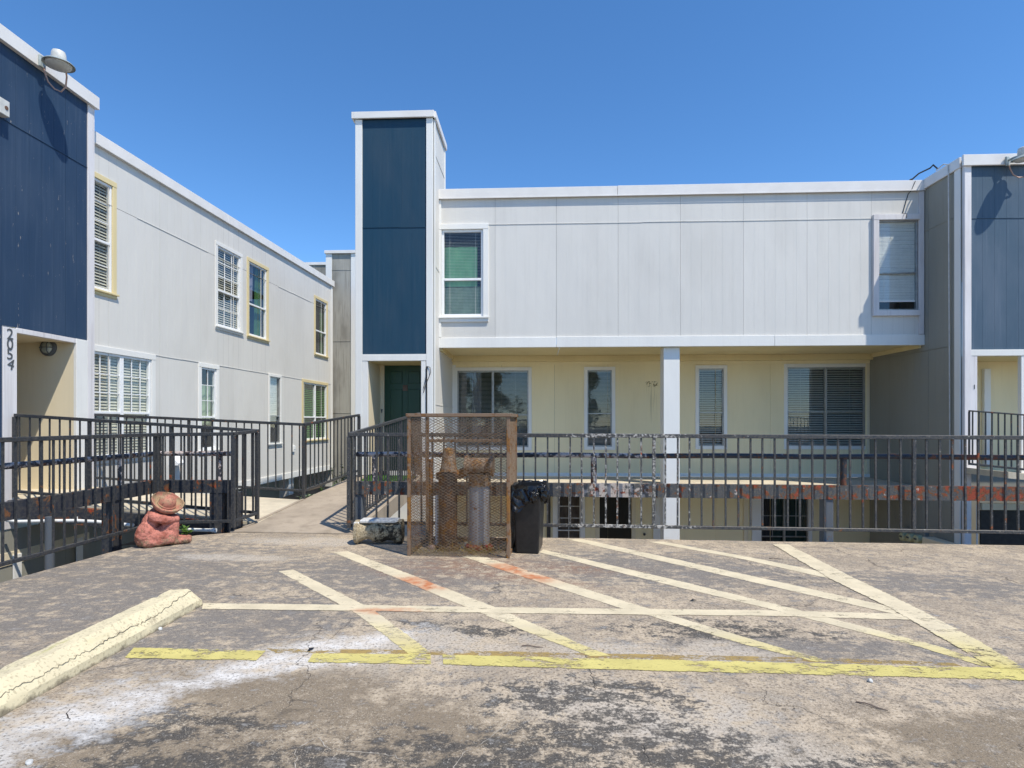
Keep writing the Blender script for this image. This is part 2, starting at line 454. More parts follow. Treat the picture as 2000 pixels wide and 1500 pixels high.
def window(parent, M, s0, s1, z0, z1, trim=0.09, tmat='trim_white', smat='vinyl_white', cols=1, meet=0.42, grid=None, lowgrid=None,
           blind=None, pitch=0.05, tilt=35, blind_to=0.0, curtain=None, sill=False, proud=0.034, label=None, sashw=0.04, bslat=0.045,
           yb=0.062, tside=(1, 1, 1, 1), recess=0.02, head=True):
    """casing > sash, panes, muntin grille, blind, dark room behind.  s0..z1 is the opening inside the casing."""
    w = s1 - s0; hgt = z1 - z0
    mb = MB()
    f, bk = -proud, -0.0005
    L, Rr, T, B = tside
    if T: mb.box(s0 - trim * L, s1 + trim * Rr, f - 0.004, bk, z1, z1 + trim)
    if B: mb.box(s0 - trim * L, s1 + trim * Rr, f - 0.004, bk, z0 - trim, z0)
    if L: mb.box(s0 - trim, s0, f, bk, z0, z1)
    if Rr: mb.box(s1, s1 + trim, f, bk, z0, z1)
    win = part(mb, 'window', tmat, parent, M, 0.003)
    if label: win['label'] = label
    if sill:
        part(MB().box(s0 - trim - 0.02, s1 + trim + 0.02, f - 0.035, f - 0.004, z0 - 0.035, z0 - 0.004), 'sill', tmat, win, M, 0.004)
    # reveal + room
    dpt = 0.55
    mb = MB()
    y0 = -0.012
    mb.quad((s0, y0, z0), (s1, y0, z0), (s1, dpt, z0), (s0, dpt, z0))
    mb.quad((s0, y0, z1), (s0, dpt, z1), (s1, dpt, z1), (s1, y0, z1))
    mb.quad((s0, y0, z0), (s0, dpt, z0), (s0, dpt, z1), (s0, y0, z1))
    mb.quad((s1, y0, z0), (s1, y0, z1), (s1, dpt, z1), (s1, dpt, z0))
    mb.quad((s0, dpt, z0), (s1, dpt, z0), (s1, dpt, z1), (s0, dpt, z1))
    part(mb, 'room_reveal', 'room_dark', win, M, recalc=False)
    zm = z0 + hgt * meet
    sash = MB(); gr = MB()
    cw = w / cols
    ys0, ys1 = -0.012 + recess - 0.02, 0.03 + recess
    for c in range(cols):
        a, b = s0 + c * cw + 0.001, s0 + (c + 1) * cw - 0.001
        lo, hi = z0 + 0.001, z1 - 0.001
        sash.box(a, a + sashw, ys0, ys1, lo, hi); sash.box(b - sashw, b, ys0, ys1, lo, hi)
        sash.box(a + sashw, b - sashw, ys0, ys1, lo, lo + sashw * 1.2); sash.box(a + sashw, b - sashw, ys0, ys1, hi - sashw, hi)
        if meet > 0: sash.box(a + sashw, b - sashw, ys0 - 0.004, ys1, zm - sashw * 0.5, zm + sashw * 0.5)
        spans = [(zm + sashw * 0.5, hi - sashw, 0.010, grid), (lo + sashw * 1.2, zm - sashw * 0.5, 0.022, lowgrid)] if meet > 0 else [(lo + sashw * 1.2, hi - sashw, 0.012, grid)]
        for (za, zb, yy, gdd) in spans:
            yy += recess - 0.02
            part(MB().quad((a + sashw, yy + 0.008, za), (b - sashw, yy + 0.008, za), (b - sashw, yy + 0.008, zb), (a + sashw, yy + 0.008, zb)),
                 'pane', 'window_glass', win, M, recalc=False)
            if gdd:
                for i in range(1, gdd[0]):
                    xx = a + sashw + (b - a - 2 * sashw) * i / gdd[0]; gr.box(xx - 0.007, xx + 0.007, yy - 0.006, yy + 0.006, za, zb)
                for j in range(1, gdd[1]):
                    zz = za + (zb - za) * j / gdd[1]; gr.box(a + sashw, b - sashw, yy - 0.0065, yy + 0.0055, zz - 0.007, zz + 0.007)
    part(sash, 'sash', smat, win, M, 0.003)
    if gr.f: part(gr, 'muntin_grille', smat, win, M)
    if blind:
        mb = MB(); zz = z1 - 0.05
        rr = random.Random(int(s0 * 1000) + 5)
        bz0 = z0 + hgt * blind_to
        ti = R(tilt)
        a, b = s0 + 0.012, s1 - 0.012
        while zz > bz0 + 0.03:
            dy, dz = bslat / 2 * math.cos(ti), bslat / 2 * math.sin(ti)
            j1, j2 = rr.uniform(-0.002, 0.002), rr.uniform(-0.002, 0.002)
            mb.quad((a, yb - dy, zz - dz + j1), (b, yb - dy, zz - dz + j2), (b, yb + dy, zz + dz + j2), (a, yb + dy, zz + dz + j1))
            zz -= pitch
        mb.box(a, b, yb - 0.02, yb + 0.02, z1 - 0.04, z1 - 0.005)
        mb.box(a, b, yb - 0.018, yb + 0.018, bz0 + 0.005, bz0 + 0.03)
        for q in (0.18, 0.82):
            xx = a + (b - a) * q; mb.box(xx - 0.0015, xx + 0.0015, yb - 0.026, yb - 0.024, bz0 + 0.02, z1 - 0.02)
        o = part(mb, 'blind', blind, win, M, recalc=False); o['kind'] = 'stuff'
    if curtain:
        for (ca, cb, za, zb, cm, sl) in curtain:
            mb = MB(); n = 14; A = s0 + w * ca; B_ = s0 + w * cb
            pts = []
            for i in range(n + 1):
                q = i / n
                pts.append((A + (B_ - A) * q, yb + 0.055 + 0.012 * math.sin(q * 21 + s0)))
            for (xa, ya), (xb, yb2) in zip(pts[:-1], pts[1:]):
                zl, zh = z0 + hgt * za + 0.002, z0 + hgt * zb - 0.002
                mb.quad((xa - sl, ya, zl), (xb - sl, yb2, zl), (xb, yb2, zh), (xa, ya, zh))
            mb.sm = True
            part(mb, 'curtain', cm, win, M, recalc=False)
    return win

def hole(s0, s1, z0, z1): return (round(s0, 4), round(s1, 4), round(z0, 4), round(z1, 4))

# ================================================================== THE SETTING
def deckmat():
    t = NT('deck_asphalt'); p = t.pos()
    w1 = t.noise(p, 1.7, 4, 0.6)
    wv = t.n('TexNoise', 1, Vector=p, Scale=2.3, Detail=5.0, Roughness=0.62)
    pd = t.n('VectorMath', p_operation='ADD', i0=p, i1=t.scaled(t.n('VectorMath', p_operation='SUBTRACT', i0=wv, i1=(0.5, 0.5, 0.5)), (0.55, 0.40, 0.0)))
    def blob(cx, cy, rx, ry, rot=0.0, soft=0.7):
        mp = t.n('Mapping', p_vector_type='TEXTURE', Vector=pd, Location=(cx, cy, 0), Rotation=(0, 0, R(rot)), Scale=(rx, ry, 1e4))
        ln = t.n('VectorMath', 1, p_operation='LENGTH', i0=mp)
        return t.ramp(ln, 1.0 - soft, 1.0 + soft * 0.25, 1.0, 0.0, True)
    def many(lst):
        o = None
        for b in lst:
            m = blob(*b); o = m if o is None else t.math('MAXIMUM', o, m)
        return o
    n1 = t.noise(p, 2.2, 10, 0.68)
    n2 = t.noise(p, 11, 8, 0.72)
    fine = t.noise(p, 58, 5, 0.70)
    ns = t.noise(t.scaled(p, (1, 2.0, 1)), 4.5, 10, 0.72, 0.5)
    agg = t.n('TexVoronoi', 0, Vector=p, Scale=100.0)
    mid = n2
    A = lambda x, y: t.math('ADD', x, y)
    X = lambda x, k: t.math('MULTIPLY', x, k)
    # worn concrete base: warm grey to tan, broken up at every scale
    c = t.mix(t.ramp(n1, 0.43, 0.57), (0.47, 0.385, 0.28), (0.345, 0.285, 0.215))
    c = t.mix(X(t.ramp(n2, 0.50, 0.60), 0.6), c, (0.22, 0.185, 0.15))
    c = t.mix(X(t.ramp(n2, 0.38, 0.47, 1.0, 0.0), 0.35), c, (0.52, 0.43, 0.315))
    # slate coloured old coat, thin, tan showing through
    slate = many([(-3.6, 4.6, 1.7, 2.1, 10), (-1.4, 5.0, 1.5, 0.9, 0), (1.2, 5.3, 1.8, 0.8, -8), (-2.0, 3.7, 1.2, 0.7, 30), (3.3, 4.9, 1.2, 0.5, -10), (1.6, 3.5, 1.3, 0.25, 0)])
    sm = t.ramp(A(X(slate, 0.11), A(X(ns, 0.55), X(n2, 0.45))), 0.515, 0.61)
    c = t.mix(X(sm, 0.85), c, t.mix(t.ramp(fine, 0.42, 0.58), (0.092, 0.090, 0.092), (0.235, 0.218, 0.20)))
    # pale worn patches
    pale = many([(-0.95, 3.35, 1.2, 0.45, 6), (0.75, 3.4, 0.9, 0.25, 0), (0.45, 2.65, 0.9, 0.45, 0), (-3.1, 5.55, 0.9, 0.2, -6), (-2.2, 6.35, 1.6, 0.3, 0), (1.0, 2.3, 0.5, 0.4, 20)])
    pm = t.ramp(A(X(pale, 0.14), A(X(n1, 0.5), X(n2, 0.5))), 0.55, 0.64)
    c = t.mix(X(pm, 0.75), c, t.mix(t.ramp(w1, 0.35, 0.65), (0.54, 0.465, 0.37), (0.46, 0.425, 0.375)))
    # brown oily ground in front
    brown = many([(-1.35, 2.72, 1.05, 0.42, -4), (-0.6, 2.45, 1.0, 0.4, 0), (2.4, 2.45, 1.6, 0.4, 0), (-1.6, 2.2, 1.3, 0.45, 0)])
    bm_ = t.ramp(A(X(brown, 0.19), A(X(n1, 0.5), X(n2, 0.5))), 0.53, 0.67)
    c = t.mix(X(bm_, 0.82), c, t.mix(t.ramp(fine, 0.42, 0.58), (0.125, 0.096, 0.066), (0.29, 0.232, 0.16)))
    # black sealer remnants, scraped and mottled
    blk = many([(-0.45, 2.22, 1.1, 0.35, 4), (0.35, 2.35, 0.95, 0.45, 0), (0.25, 2.8, 0.75, 0.3, 0), (-1.75, 2.42, 0.8, 0.25, 8), (-1.2, 2.1, 1.2, 0.35, 6), (1.2, 2.15, 1.0, 0.3, 0), (-0.5, 3.7, 0.8, 0.15, 0), (1.2, 3.75, 0.9, 0.25, 0)])
    bk = t.ramp(A(X(blk, 0.105), A(X(ns, 0.45), A(X(n2, 0.35), X(fine, 0.20)))), 0.565, 0.615)
    c = t.mix(X(bk, 0.93), c, t.mix(t.ramp(fine, 0.45, 0.58), (0.030, 0.030, 0.031), (0.12, 0.11, 0.095)))
    # white mineral wash running along the wheel stop
    wash = many([(-2.05, 2.55, 0.85, 0.36, 58, 0.95), (-1.60, 3.0, 0.70, 0.26, 34, 0.95), (-1.22, 3.16, 0.5, 0.14, 16, 0.95), (-2.2, 2.2, 0.6, 0.32, 62, 0.95), (-1.15, 3.45, 0.75, 0.2, 22, 0.95)])
    wm = t.ramp(A(X(wash, 0.20), A(X(ns, 0.5), X(n2, 0.5))), 0.56, 0.77)
    c = t.mix(X(wm, 0.90), c, (0.72, 0.70, 0.67))
    # rust run-off around the cage
    rust = many([(-0.65, 5.35, 1.0, 0.5, 0, 0.9), (-0.25, 5.0, 1.0, 0.22, -25, 0.9), (0.35, 5.3, 0.7, 0.25, -10, 0.9), (-1.2, 5.05, 0.6, 0.18, -30, 0.9)])
    c = t.mix(X(X(rust, t.ramp(mid, 0.40, 0.56)), 0.62), c, (0.27, 0.145, 0.085))
    # exposed aggregate and grit
    gm = X(t.ramp(agg, 0.10, 0.34, 1.0, 0.0), t.ramp(t.noise(p, 2.6, 6, 0.7), 0.46, 0.56))
    c = t.mix(X(gm, 0.65), c, (0.62, 0.55, 0.44))
    c = t.mix(X(t.ramp(fine, 0.535, 0.60), 0.62), c, (0.055, 0.047, 0.04))
    c = t.mix(X(t.ramp(fine, 0.36, 0.45, 1.0, 0.0), 0.42), c, (0.60, 0.54, 0.45))
    # hairline cracks
    crv = t.n('VectorMath', p_operation='ADD', i0=p, i1=t.scaled(wv, (0.5, 0.5, 0)))
    cr = t.n('TexVoronoi', 0, p_feature='DISTANCE_TO_EDGE', Vector=crv, Scale=0.55)
    crack = X(t.ramp(cr, 0.0008, 0.0026, 1.0, 0.0), t.ramp(t.noise(p, 0.8, 2), 0.47, 0.55))
    c = t.mix(X(crack, 0.6), c, (0.06, 0.052, 0.045))
    h = A(A(X(fine, 0.8), X(n2, 0.8)), t.math('SUBTRACT', X(agg, -0.4), crack))
    t.out(c, t.ramp(bk, 0, 1, 0.92, 0.75), t.bump(h, 0.6, 0.008), spec=0.22)
deckmat()

def paintmat(name, col, wear, stain=True, older=None):
    t = NT(name); p = t.pos()
    streak = t.noise(t.scaled(p, (1.0, 2.2, 1)), 7.0, 8, 0.76, 0.4)
    fine = t.noise(t.scaled(p, (1.0, 2.5, 1)), 45, 5, 0.75); mid = t.noise(p, 5, 4)
    c = t.mix(t.ramp(mid, 0.35, 0.7), col, tuple(0.80 * x for x in col))
    y = t.n('SeparateXYZ', 1, i0=p); x = t.n('SeparateXYZ', 0, i0=p)
    if older:
        c = t.mix(t.ramp(t.math('ADD', y, t.math('MULTIPLY', mid, 0.5)), older[1], older[2], 1.0, 0.0), c, t.mix(t.ramp(streak, 0.4, 0.6), older[0], tuple(0.75 * q for q in older[0])))
    if stain:                                                    # rust that has run out of the cage over the paint
        def blob(cx, cy, rx, ry, rot):
            mp = t.n('Mapping', p_vector_type='TEXTURE', Vector=p, Location=(cx, cy, 0), Rotation=(0, 0, R(rot)), Scale=(rx, ry, 1e4))
            return t.ramp(t.n('VectorMath', 1, p_operation='LENGTH', i0=mp), 0.35, 1.05, 1.0, 0.0, True)
        m = t.math('MAXIMUM', blob(-0.10, 5.15, 0.62, 0.5, 0), t.math('MAXIMUM', blob(-1.02, 4.72, 0.42, 0.28, -20), blob(-1.05, 4.02, 0.35, 0.1, 0)))
        c = t.mix(t.math('MULTIPLY', m, t.ramp(t.noise(p, 7, 4), 0.30, 0.6)), c, (0.50, 0.19, 0.085))
    v = t.n('SeparateXYZ', 1, i0=t.n('UVMap', p_uv_map='across'))
    ed = t.math('MULTIPLY', t.math('MULTIPLY', v, t.math('SUBTRACT', 1.0, v)), 4.0)          # 0 at the edges, 1 on the centre line
    big = t.noise(p, 2.4, 3, 0.6)
    wf = t.math('ADD', t.math('ADD', t.math('MULTIPLY', streak, 0.5), t.math('MULTIPLY', fine, 0.3)), t.math('MULTIPLY', big, 0.2))
    wf = t.math('ADD', wf, t.ramp(ed, 0.0, 0.30, 0.12, 0.0))
    if older: wf = t.math('ADD', wf, t.ramp(y, older[1] - 0.4, older[2], 0.065, 0.0))
    a = t.ramp(wf, wear, wear + 0.05, 0.97, 0.0)
    c = t.mix(t.math('MULTIPLY', t.ramp(fine, 0.5, 0.72), 0.22), c, (0.25, 0.2, 0.13))
    t.out(c, 0.8, t.bump(fine, 0.3, 0.004), alpha=a, spec=0.25)
paintmat('paint_cream', (0.70, 0.61, 0.43), 0.548)
paintmat('paint_hatch', (0.70, 0.61, 0.43), 0.55, older=((0.62, 0.53, 0.17), 3.4, 4.1))
paintmat('paint_yellow', (0.62, 0.54, 0.19), 0.515, False)
paintmat('paint_ochre', (0.38, 0.27, 0.10), 0.475, False)

# parking deck: a thick slab with a chipped edge
edge = [(-4.58, -30.0), (-4.55, 2.0), (-4.50, 4.72), (-4.42, 5.7), (-4.34, 6.15), (-4.05, 6.62), (-3.75, 6.78)]
k = -3.75
while k < 30:
    k += 0.25
    edge.append((k, 6.80 - (k + 3.6) * 0.0345 + random.uniform(-0.012, 0.012)))
edge.append((30.2, -30.0))
mb = MB()
n = len(edge)
mb.v = [(x, y, 0.0) for x, y in edge] + [(x, y, -0.22) for x, y in edge]
mb.f = [tuple(range(n))] + [tuple(range(2 * n - 1, n - 1, -1))] + [(i, i + n, (i + 1) % n + n, (i + 1) % n) for i in range(n)]
deck = structure('parking_deck', mb.mesh('parking_deck', 'deck_asphalt'))

def strip(left, right, z, mat, name='painted_line'):
    """paint between two edge polylines given as sighted points on the deck"""
    mb = MB()
    for i in range(len(left)):
        for (u, v) in (left[i], right[i]):
            p = onZ(u, v, z); mb.v.append((p.x, p.y, z))
    for i in range(len(left) - 1):
        mb.f.append((2 * i, 2 * i + 1, 2 * i + 3, 2 * i + 2))
    o = part(mb, name, mat, deck)
    uv = o.data.uv_layers.new(name='across')
    for lp in o.data.loops: uv.data[lp.index].uv = (0.0 if lp.vertex_index in (0, 1) else 1.0 if lp.vertex_index >= 2 * len(left) - 2 else 0.5, lp.vertex_index % 2)
    return o
strip([(397, 1177.5), (700, 1181), (1000, 1186), (1500, 1191.5), (1790, 1199)], [(394, 1189.5), (700, 1193), (1000, 1198), (1500, 1203), (1780, 1211)], 0.004, 'paint_cream')
strip([(262, 1264), (400, 1266), (520, 1270)], [(243, 1285), (400, 1289), (500, 1290)], 0.004, 'paint_yellow')
strip([(612, 1275), (720, 1276), (841, 1276.5)], [(600, 1294), (720, 1296), (842, 1298)], 0.004, 'paint_yellow')
strip([(864, 1278), (1000, 1281), (1500, 1292), (2020, 1305)], [(866, 1298), (1000, 1303), (1500, 1316), (2040, 1330)], 0.004, 'paint_yellow')
strip([(520, 1266), (900, 1270), (1200, 1276), (1600, 1284), (1860, 1294)], [(540, 1276), (900, 1280), (1200, 1287), (1600, 1294), (1880, 1301)], 0.0012, 'paint_ochre')
strip([(543, 1116), (690, 1195), (800, 1280)], [(573, 1112), (730, 1190), (843, 1273)], 0.0025, 'paint_hatch')
strip([(650, 1079), (790, 1136), (945, 1201), (1100, 1262), (1150, 1281)], [(680, 1076), (830, 1132), (985, 1192), (1140, 1259), (1196, 1281)], 0.0025, 'paint_hatch')
strip([(900, 1086), (1000, 1120), (1205, 1186), (1270, 1203), (1450, 1258), (1590, 1292)], [(935, 1083), (1040, 1117), (1260, 1186), (1320, 1204), (1500, 1257), (1630, 1292)], 0.0025, 'paint_hatch')
strip([(1053, 1079), (1300, 1141), (1510, 1191), (1580, 1209), (1800, 1265), (1915, 1300)], [(1061, 1073), (1330, 1135), (1550, 1188), (1620, 1206), (1840, 1263), (1950, 1301)], 0.0025, 'paint_hatch')
strip([(1106, 1053), (1300, 1098), (1500, 1144), (1745, 1199)], [(1140, 1053), (1330, 1094), (1530, 1138), (1765, 1190)], 0.0025, 'paint_hatch')
strip([(1266, 1058), (1450, 1092), (1600, 1126), (1640, 1133)], [(1297, 1058), (1470, 1089), (1625, 1120), (1655, 1128)], 0.0025, 'paint_hatch')
strip([(1508, 1063), (1620, 1130), (1735, 1186), (1840, 1247), (1935, 1304)], [(1540, 1063), (1655, 1121), (1800, 1191), (1900, 1243), (2012, 1308)], 0.006, 'paint_hatch')

plain('crack_fill_dark', (0.06, 0.052, 0.045), 0.95, var=0.3, scale=30); plain('crack_fill_pale', (0.50, 0.45, 0.38), 0.95, var=0.3, scale=30)
def crack(pts, mat, wid, seed):
    rr = random.Random(seed); P = [onZ(u, v, 0.0014) for u, v in pts]; mb = MB(); prev = None
    for a, b in zip(P[:-1], P[1:]):
        n = max(2, int((b - a).length / 0.018)); d = (b - a).normalized(); sd = Vector((-d.y, d.x, 0))
        for i in range(n):
            c = a.lerp(b, i / n) + sd * rr.uniform(-0.007, 0.007); w = sd * wid * rr.uniform(0.25, 1.0)
            cur = (c - w, c + w)
            if prev: mb.quad(prev[0], cur[0], cur[1], prev[1])
            prev = cur
    part(mb, 'crack', mat, deck, recalc=False)
crack([(1143, 1262), (1146, 1290), (1152, 1312), (1160, 1332), (1163, 1352)], 'crack_fill_dark', 0.0025, 1)
crack([(880, 1510), (905, 1472), (940, 1452), (985, 1420), (1002, 1402)], 'crack_fill_pale', 0.0022, 2)
crack([(575, 1500), (580, 1462), (620, 1440), (640, 1462), (705, 1470), (770, 1476), (800, 1490)], 'crack_fill_pale', 0.0025, 3)
crack([(150, 1318), (190, 1306), (240, 1300), (300, 1284), (340, 1272)], 'crack_fill_dark', 0.0022, 4)
crack([(1255, 1455), (1262, 1476), (1275, 1500)], 'crack_fill_dark', 0.002, 5)
crack([(135, 1385), (132, 1396), (138, 1408)], 'crack_fill_dark', 0.003, 6)
crack([(640, 1252), (655, 1238), (675, 1222), (690, 1205)], 'crack_fill_dark', 0.002, 7)

# courtyard floor one storey below, out to the horizon
mb = MB(); mb.quad((-400, -400, -2.95), (400, -400, -2.95), (400, 400, -2.95), (-400, 400, -2.95))
structure('courtyard_ground', mb.mesh('courtyard_ground', 'courtyard_concrete'))
# retaining wall under the deck edge keeps the light out below
mb = MB(); mb.box(-4.3, 29.5, 4.4, 4.6, -2.95, -0.221)
structure('retaining_wall', mb.mesh('retaining_wall', 'courtyard_concrete'))

# ------------------------------------------------------------------ ramps
def rz(y): return 0.015 + 0.076 * (y - 6.76)
mb = MB()
L = [(-3.74, 6.79), (-3.60, 7.20), (-3.60, 8.62), (-3.50, 10.78)]
Rg = [(-2.22, 6.745), (-2.22, 7.20), (-2.22, 8.62), (-2.20, 10.78)]
for (x, y) in L + Rg: mb.v.append((x, y, rz(y)))
for (x, y) in L + Rg: mb.v.append((x, y, rz(y) - 0.24))
for i in range(3):
    mb.f += [(i, 4 + i, 5 + i, i + 1), (8 + i, 9 + i, 13 + i, 12 + i), (i, i + 1, 9 + i, 8 + i), (4 + i, 12 + i, 13 + i, 5 + i)]
mb.f += [(0, 8, 12, 4), (3, 7, 15, 11)]
ramp1 = structure('entrance_ramp', mb.mesh('entrance_ramp', 'ramp_concrete'))
part(MB().bar((-3.66, 6.98, rz(6.98) + 0.004), (-3.60, 8.62, rz(8.62) + 0.006), 0.05, 0.012), 'ramp_kerb', 'ramp_concrete', ramp1)
mb = MB()
A = [(-3.604, 7.22, rz(7.22)), (-3.604, 8.60, rz(8.60)), (-6.93, 8.60, 0.34), (-6.93, 7.22, 0.34)]
mb.v = A + [(x, y, z - 0.14) for x, y, z in A]
mb.f = [(0, 1, 2, 3), (7, 6, 5, 4)] + [(i, i + 4, (i + 1) % 4 + 4, (i + 1) % 4) for i in range(4)]
structure('side_ramp', mb.mesh('side_ramp', 'walkway_concrete'))
mb = MB(); mb.bar((-3.66, 7.16, rz(7.22) - 0.14), (-6.9, 7.16, 0.22), 0.07, 0.22)
structure('side_ramp_beam', mb.mesh('side_ramp_beam', 'beam_navy'))
mb = MB(); mb.bar((-3.70, 8.66, rz(8.62) - 0.15), (-6.95, 8.66, 0.22), 0.05, 0.18)
structure('side_ramp_far_beam', mb.mesh('side_ramp_far_beam', 'beam_navy'))
# right wing ramp
mb = MB()
A = [(7.50, 9.45, 0.55), (7.50, 10.38, 0.55), (12.5, 10.38, 0.05), (12.5, 9.45, 0.05)]
mb.v = A + [(x, y, z - 0.10) for x, y, z in A]
mb.f = [(0, 3, 2, 1), (4, 5, 6, 7)] + [(i, (i + 1) % 4, (i + 1) % 4 + 4, i + 4) for i in range(4)]
structure('wing_ramp', mb.mesh('wing_ramp', 'walkway_concrete'))

# ================================================================== LONG BUILDING (facing the viewer)
YF, YB = 11.40, 13.20
XL, XR = -1.98, 7.46
FW = Wall(XL, YF, XR, YF)
BW = Wall(XL, YB, XR, YB)
main = thing('apartment_building', 'long two-storey grey building with overhanging upper floor above a yellow shaded porch', 'building', (2.7, 12, -2.95))
ROOF = 6.0
zsof = FW.z(1300, 677)                                           # underside of the upper floor
seam = FW.z(1300, 434)
def wrect(W, u0, u1, v0, v1, uv=None, off=0.0):
    s0, s1 = W.s(u0, off), W.s(u1, off)
    um = uv if uv is not None else (u0 + u1) / 2
    return s0, s1, W.z(um, v1, off), W.z(um, v0, off)
m1 = wrect(FW, 863, 944, 449, 619)
m2 = wrect(FW, 1713, 1802, 431, 607); m2 = (m2[0], FW.len - 0.108, m2[2], m2[3])
siding(main, FW.M, 0, FW.len, zsof + 0.19, ROOF - 0.13, [hole(*m1), hole(*m2)], 'siding_grey', zs=(seam,), start=FW.s(1207) - 1.22 * 4)
# fascia: two long boards, meeting at a joint
for a, b, dz in ((-0.06, 3.55, 0.0), (3.556, FW.len - 0.002, 0.006)):
    part(MB().box(a + 0.06 if a < 0 else a, b, -0.075, -0.017, ROOF - 0.185 + dz, ROOF + dz), 'fascia', 'fascia_metal', main, FW.M, 0.004)
part(MB().box(0.002, FW.len - 0.01, -0.082, -0.076, ROOF - 0.197, ROOF - 0.178), 'drip_edge', 'fascia_metal', main, FW.M)
for a, b, dz in ((0.0, 2.35, -0.004), (2.355, 6.6, 0.003), (6.605, FW.len, 0)):
    part(MB().box(a, b, -0.042, 0.03, zsof - 0.002, zsof + 0.2 + dz), 'band_board', 'trim_white', main, FW.M, 0.003)
part(MB().box(FW.len - 0.106, FW.len - 0.012, -0.05, -0.0165, zsof + 0.205, ROOF - 0.2), 'corner_board', 'trim_white_dirty', main, FW.M, 0.003)
part(MB().box(0.004, 0.05, -0.045, -0.0165, zsof + 0.205, ROOF - 0.2), 'corner_board', 'trim_white', main, FW.M, 0.003)
# roof, soffit and porch beam
mb = MB(); mb.box(XL - 1.5, XR + 0.0, YF + 0.004, YF + 9, ROOF - 0.12, ROOF - 0.02)
part(mb, 'roof', 'roofing', main)
k = 0
xs = [XL + 0.001, 0.45, 2.88, 5.3, XR - 0.001]
for a, b in zip(xs[:-1], xs[1:]):
    part(MB().box(a + 0.003, b - 0.003, YF + 0.031, YB + 0.06, zsof + 0.03, zsof + 0.05), 'soffit_board', 'soffit_yellow', main, bevel=0.003)
part(MB().box(XL + 0.002, XR - 0.002, YB - 0.16, YB - 0.02, zsof - 0.10, zsof + 0.029), 'soffit_beam', 'soffit_yellow', main, bevel=0.004)
part(MB().bar((XL + 0.03, YF + 0.05, zsof - 0.005), (XL + 0.03, YB - 0.17, zsof - 0.005), 0.05, 0.09), 'soffit_moulding', 'soffit_yellow', main)
part(MB().bar((XR - 0.03, YF + 0.05, zsof - 0.005), (XR - 0.03, YB - 0.17, zsof - 0.005), 0.05, 0.09), 'soffit_moulding', 'soffit_yellow', main)
# upper windows
window(main, FW.M, *m1, trim=0.105, smat='vinyl_white', meet=0.43, blind='blind_white', pitch=0.03, bslat=0.022, tilt=4, yb=0.05, sill=True, proud=0.05, sashw=0.045,
       curtain=[(0.0, 0.84, 0.36, 0.82, 'curtain_green', 0.0), (0.0, 1.0, 0.02, 0.355, 'curtain_sage', 0.0)], label='white framed window with a green shade behind its blinds')  # lower sage sheet is added to lighten the dark room behind the blinds
window(main, FW.M, *m2, trim=0.105, tmat='trim_white_dirty', smat='aluminium', meet=0.42, blind='blind_white', pitch=0.026, bslat=0.029, tilt=68, blind_to=0.10, proud=0.075, sashw=0.028, recess=0.02, yb=0.045, tside=(1, 0, 1, 1),
       label='deep cased window with lowered white blinds')
# porch wall and its windows
b1 = wrect(BW, 884, 1032, 724, 873); b2 = wrect(BW, 1147, 1195, 723, 872); b3 = wrect(BW, 1364, 1413, 720, 871); b4 = wrect(BW, 1537, 1689, 717, 871)
b1 = (max(b1[0], 0.12),) + b1[1:]
base = BW.z(1300, 924)
floorz = 0.10
siding(main, BW.M, 0, BW.len, base, zsof - 0.05, [hole(*b) for b in (b1, b2, b3, b4)], 'siding_yellow', groove=0.1015, start=BW.s(1083) - 1.22)
fz = b4[3] + 0.085
part(MB().box(0, BW.len, -0.03, 0.0, fz, zsof - 0.1), 'frieze_board', 'siding_yellow', main, BW.M, 0.003)
part(MB().box(0, BW.len, -0.032, 0.0, floorz + 0.005, base - 0.002), 'skirting', 'trim_white', main, BW.M, 0.003)
part(MB().box(0.0, 0.08, -0.03, 0.0, base, fz - 0.002), 'corner_board', 'trim_white', main, BW.M, 0.003)
part(MB().box(BW.len - 0.07, BW.len - 0.004, -0.03, 0.0, base, fz - 0.002), 'corner_board', 'siding_cream', main, BW.M, 0.003)
window(main, BW.M, *b1, trim=0.075, cols=2, smat='aluminium', meet=0.42, blind='blind_grey', pitch=0.030, bslat=0.026, tilt=30, sashw=0.026, tside=(1, 1, 1, 1),
       curtain=[(0.20, 0.33, 0.0, 1.0, 'curtain_purple', 0.0)], label='wide dark window behind the wire cage')
window(main, BW.M, *b2, trim=0.075, smat='aluminium', meet=0.43, blind='blind_grey', pitch=0.030, bslat=0.026, tilt=30, sashw=0.024)
window(main, BW.M, *b3, trim=0.075, smat='aluminium', meet=0.43, blind='blind_grey', pitch=0.052, bslat=0.048, tilt=40, sashw=0.024)
window(main, BW.M, *b4, trim=0.075, cols=2, smat='aluminium', meet=0.43, blind='blind_grey', pitch=0.052, bslat=0.048, tilt=44, sashw=0.026, tside=(1, 0, 1, 1), label='wide window with open slatted blinds')
# porch floor, columns and the storey below
part(MB().box(XL + 0.003, XR - 0.003, YF + 0.02, YB - 0.035, floorz - 0.16, floorz), 'porch_floor', 'walkway_concrete', main, bevel=0.005)
cs0, cs1 = FW.s(1297.5), FW.s(1329)
cz = zsof - 0.004
part(MB().box(cs0, cs1, 0.06, 0.06 + (cs1 - cs0), -2.95, floorz - 0.161), 'column', 'trim_white', main, FW.M, 0.004)
part(MB().box(cs0, cs1, 0.06, 0.06 + (cs1 - cs0), floorz + 0.001, cz), 'column', 'trim_white', main, FW.M, 0.004)
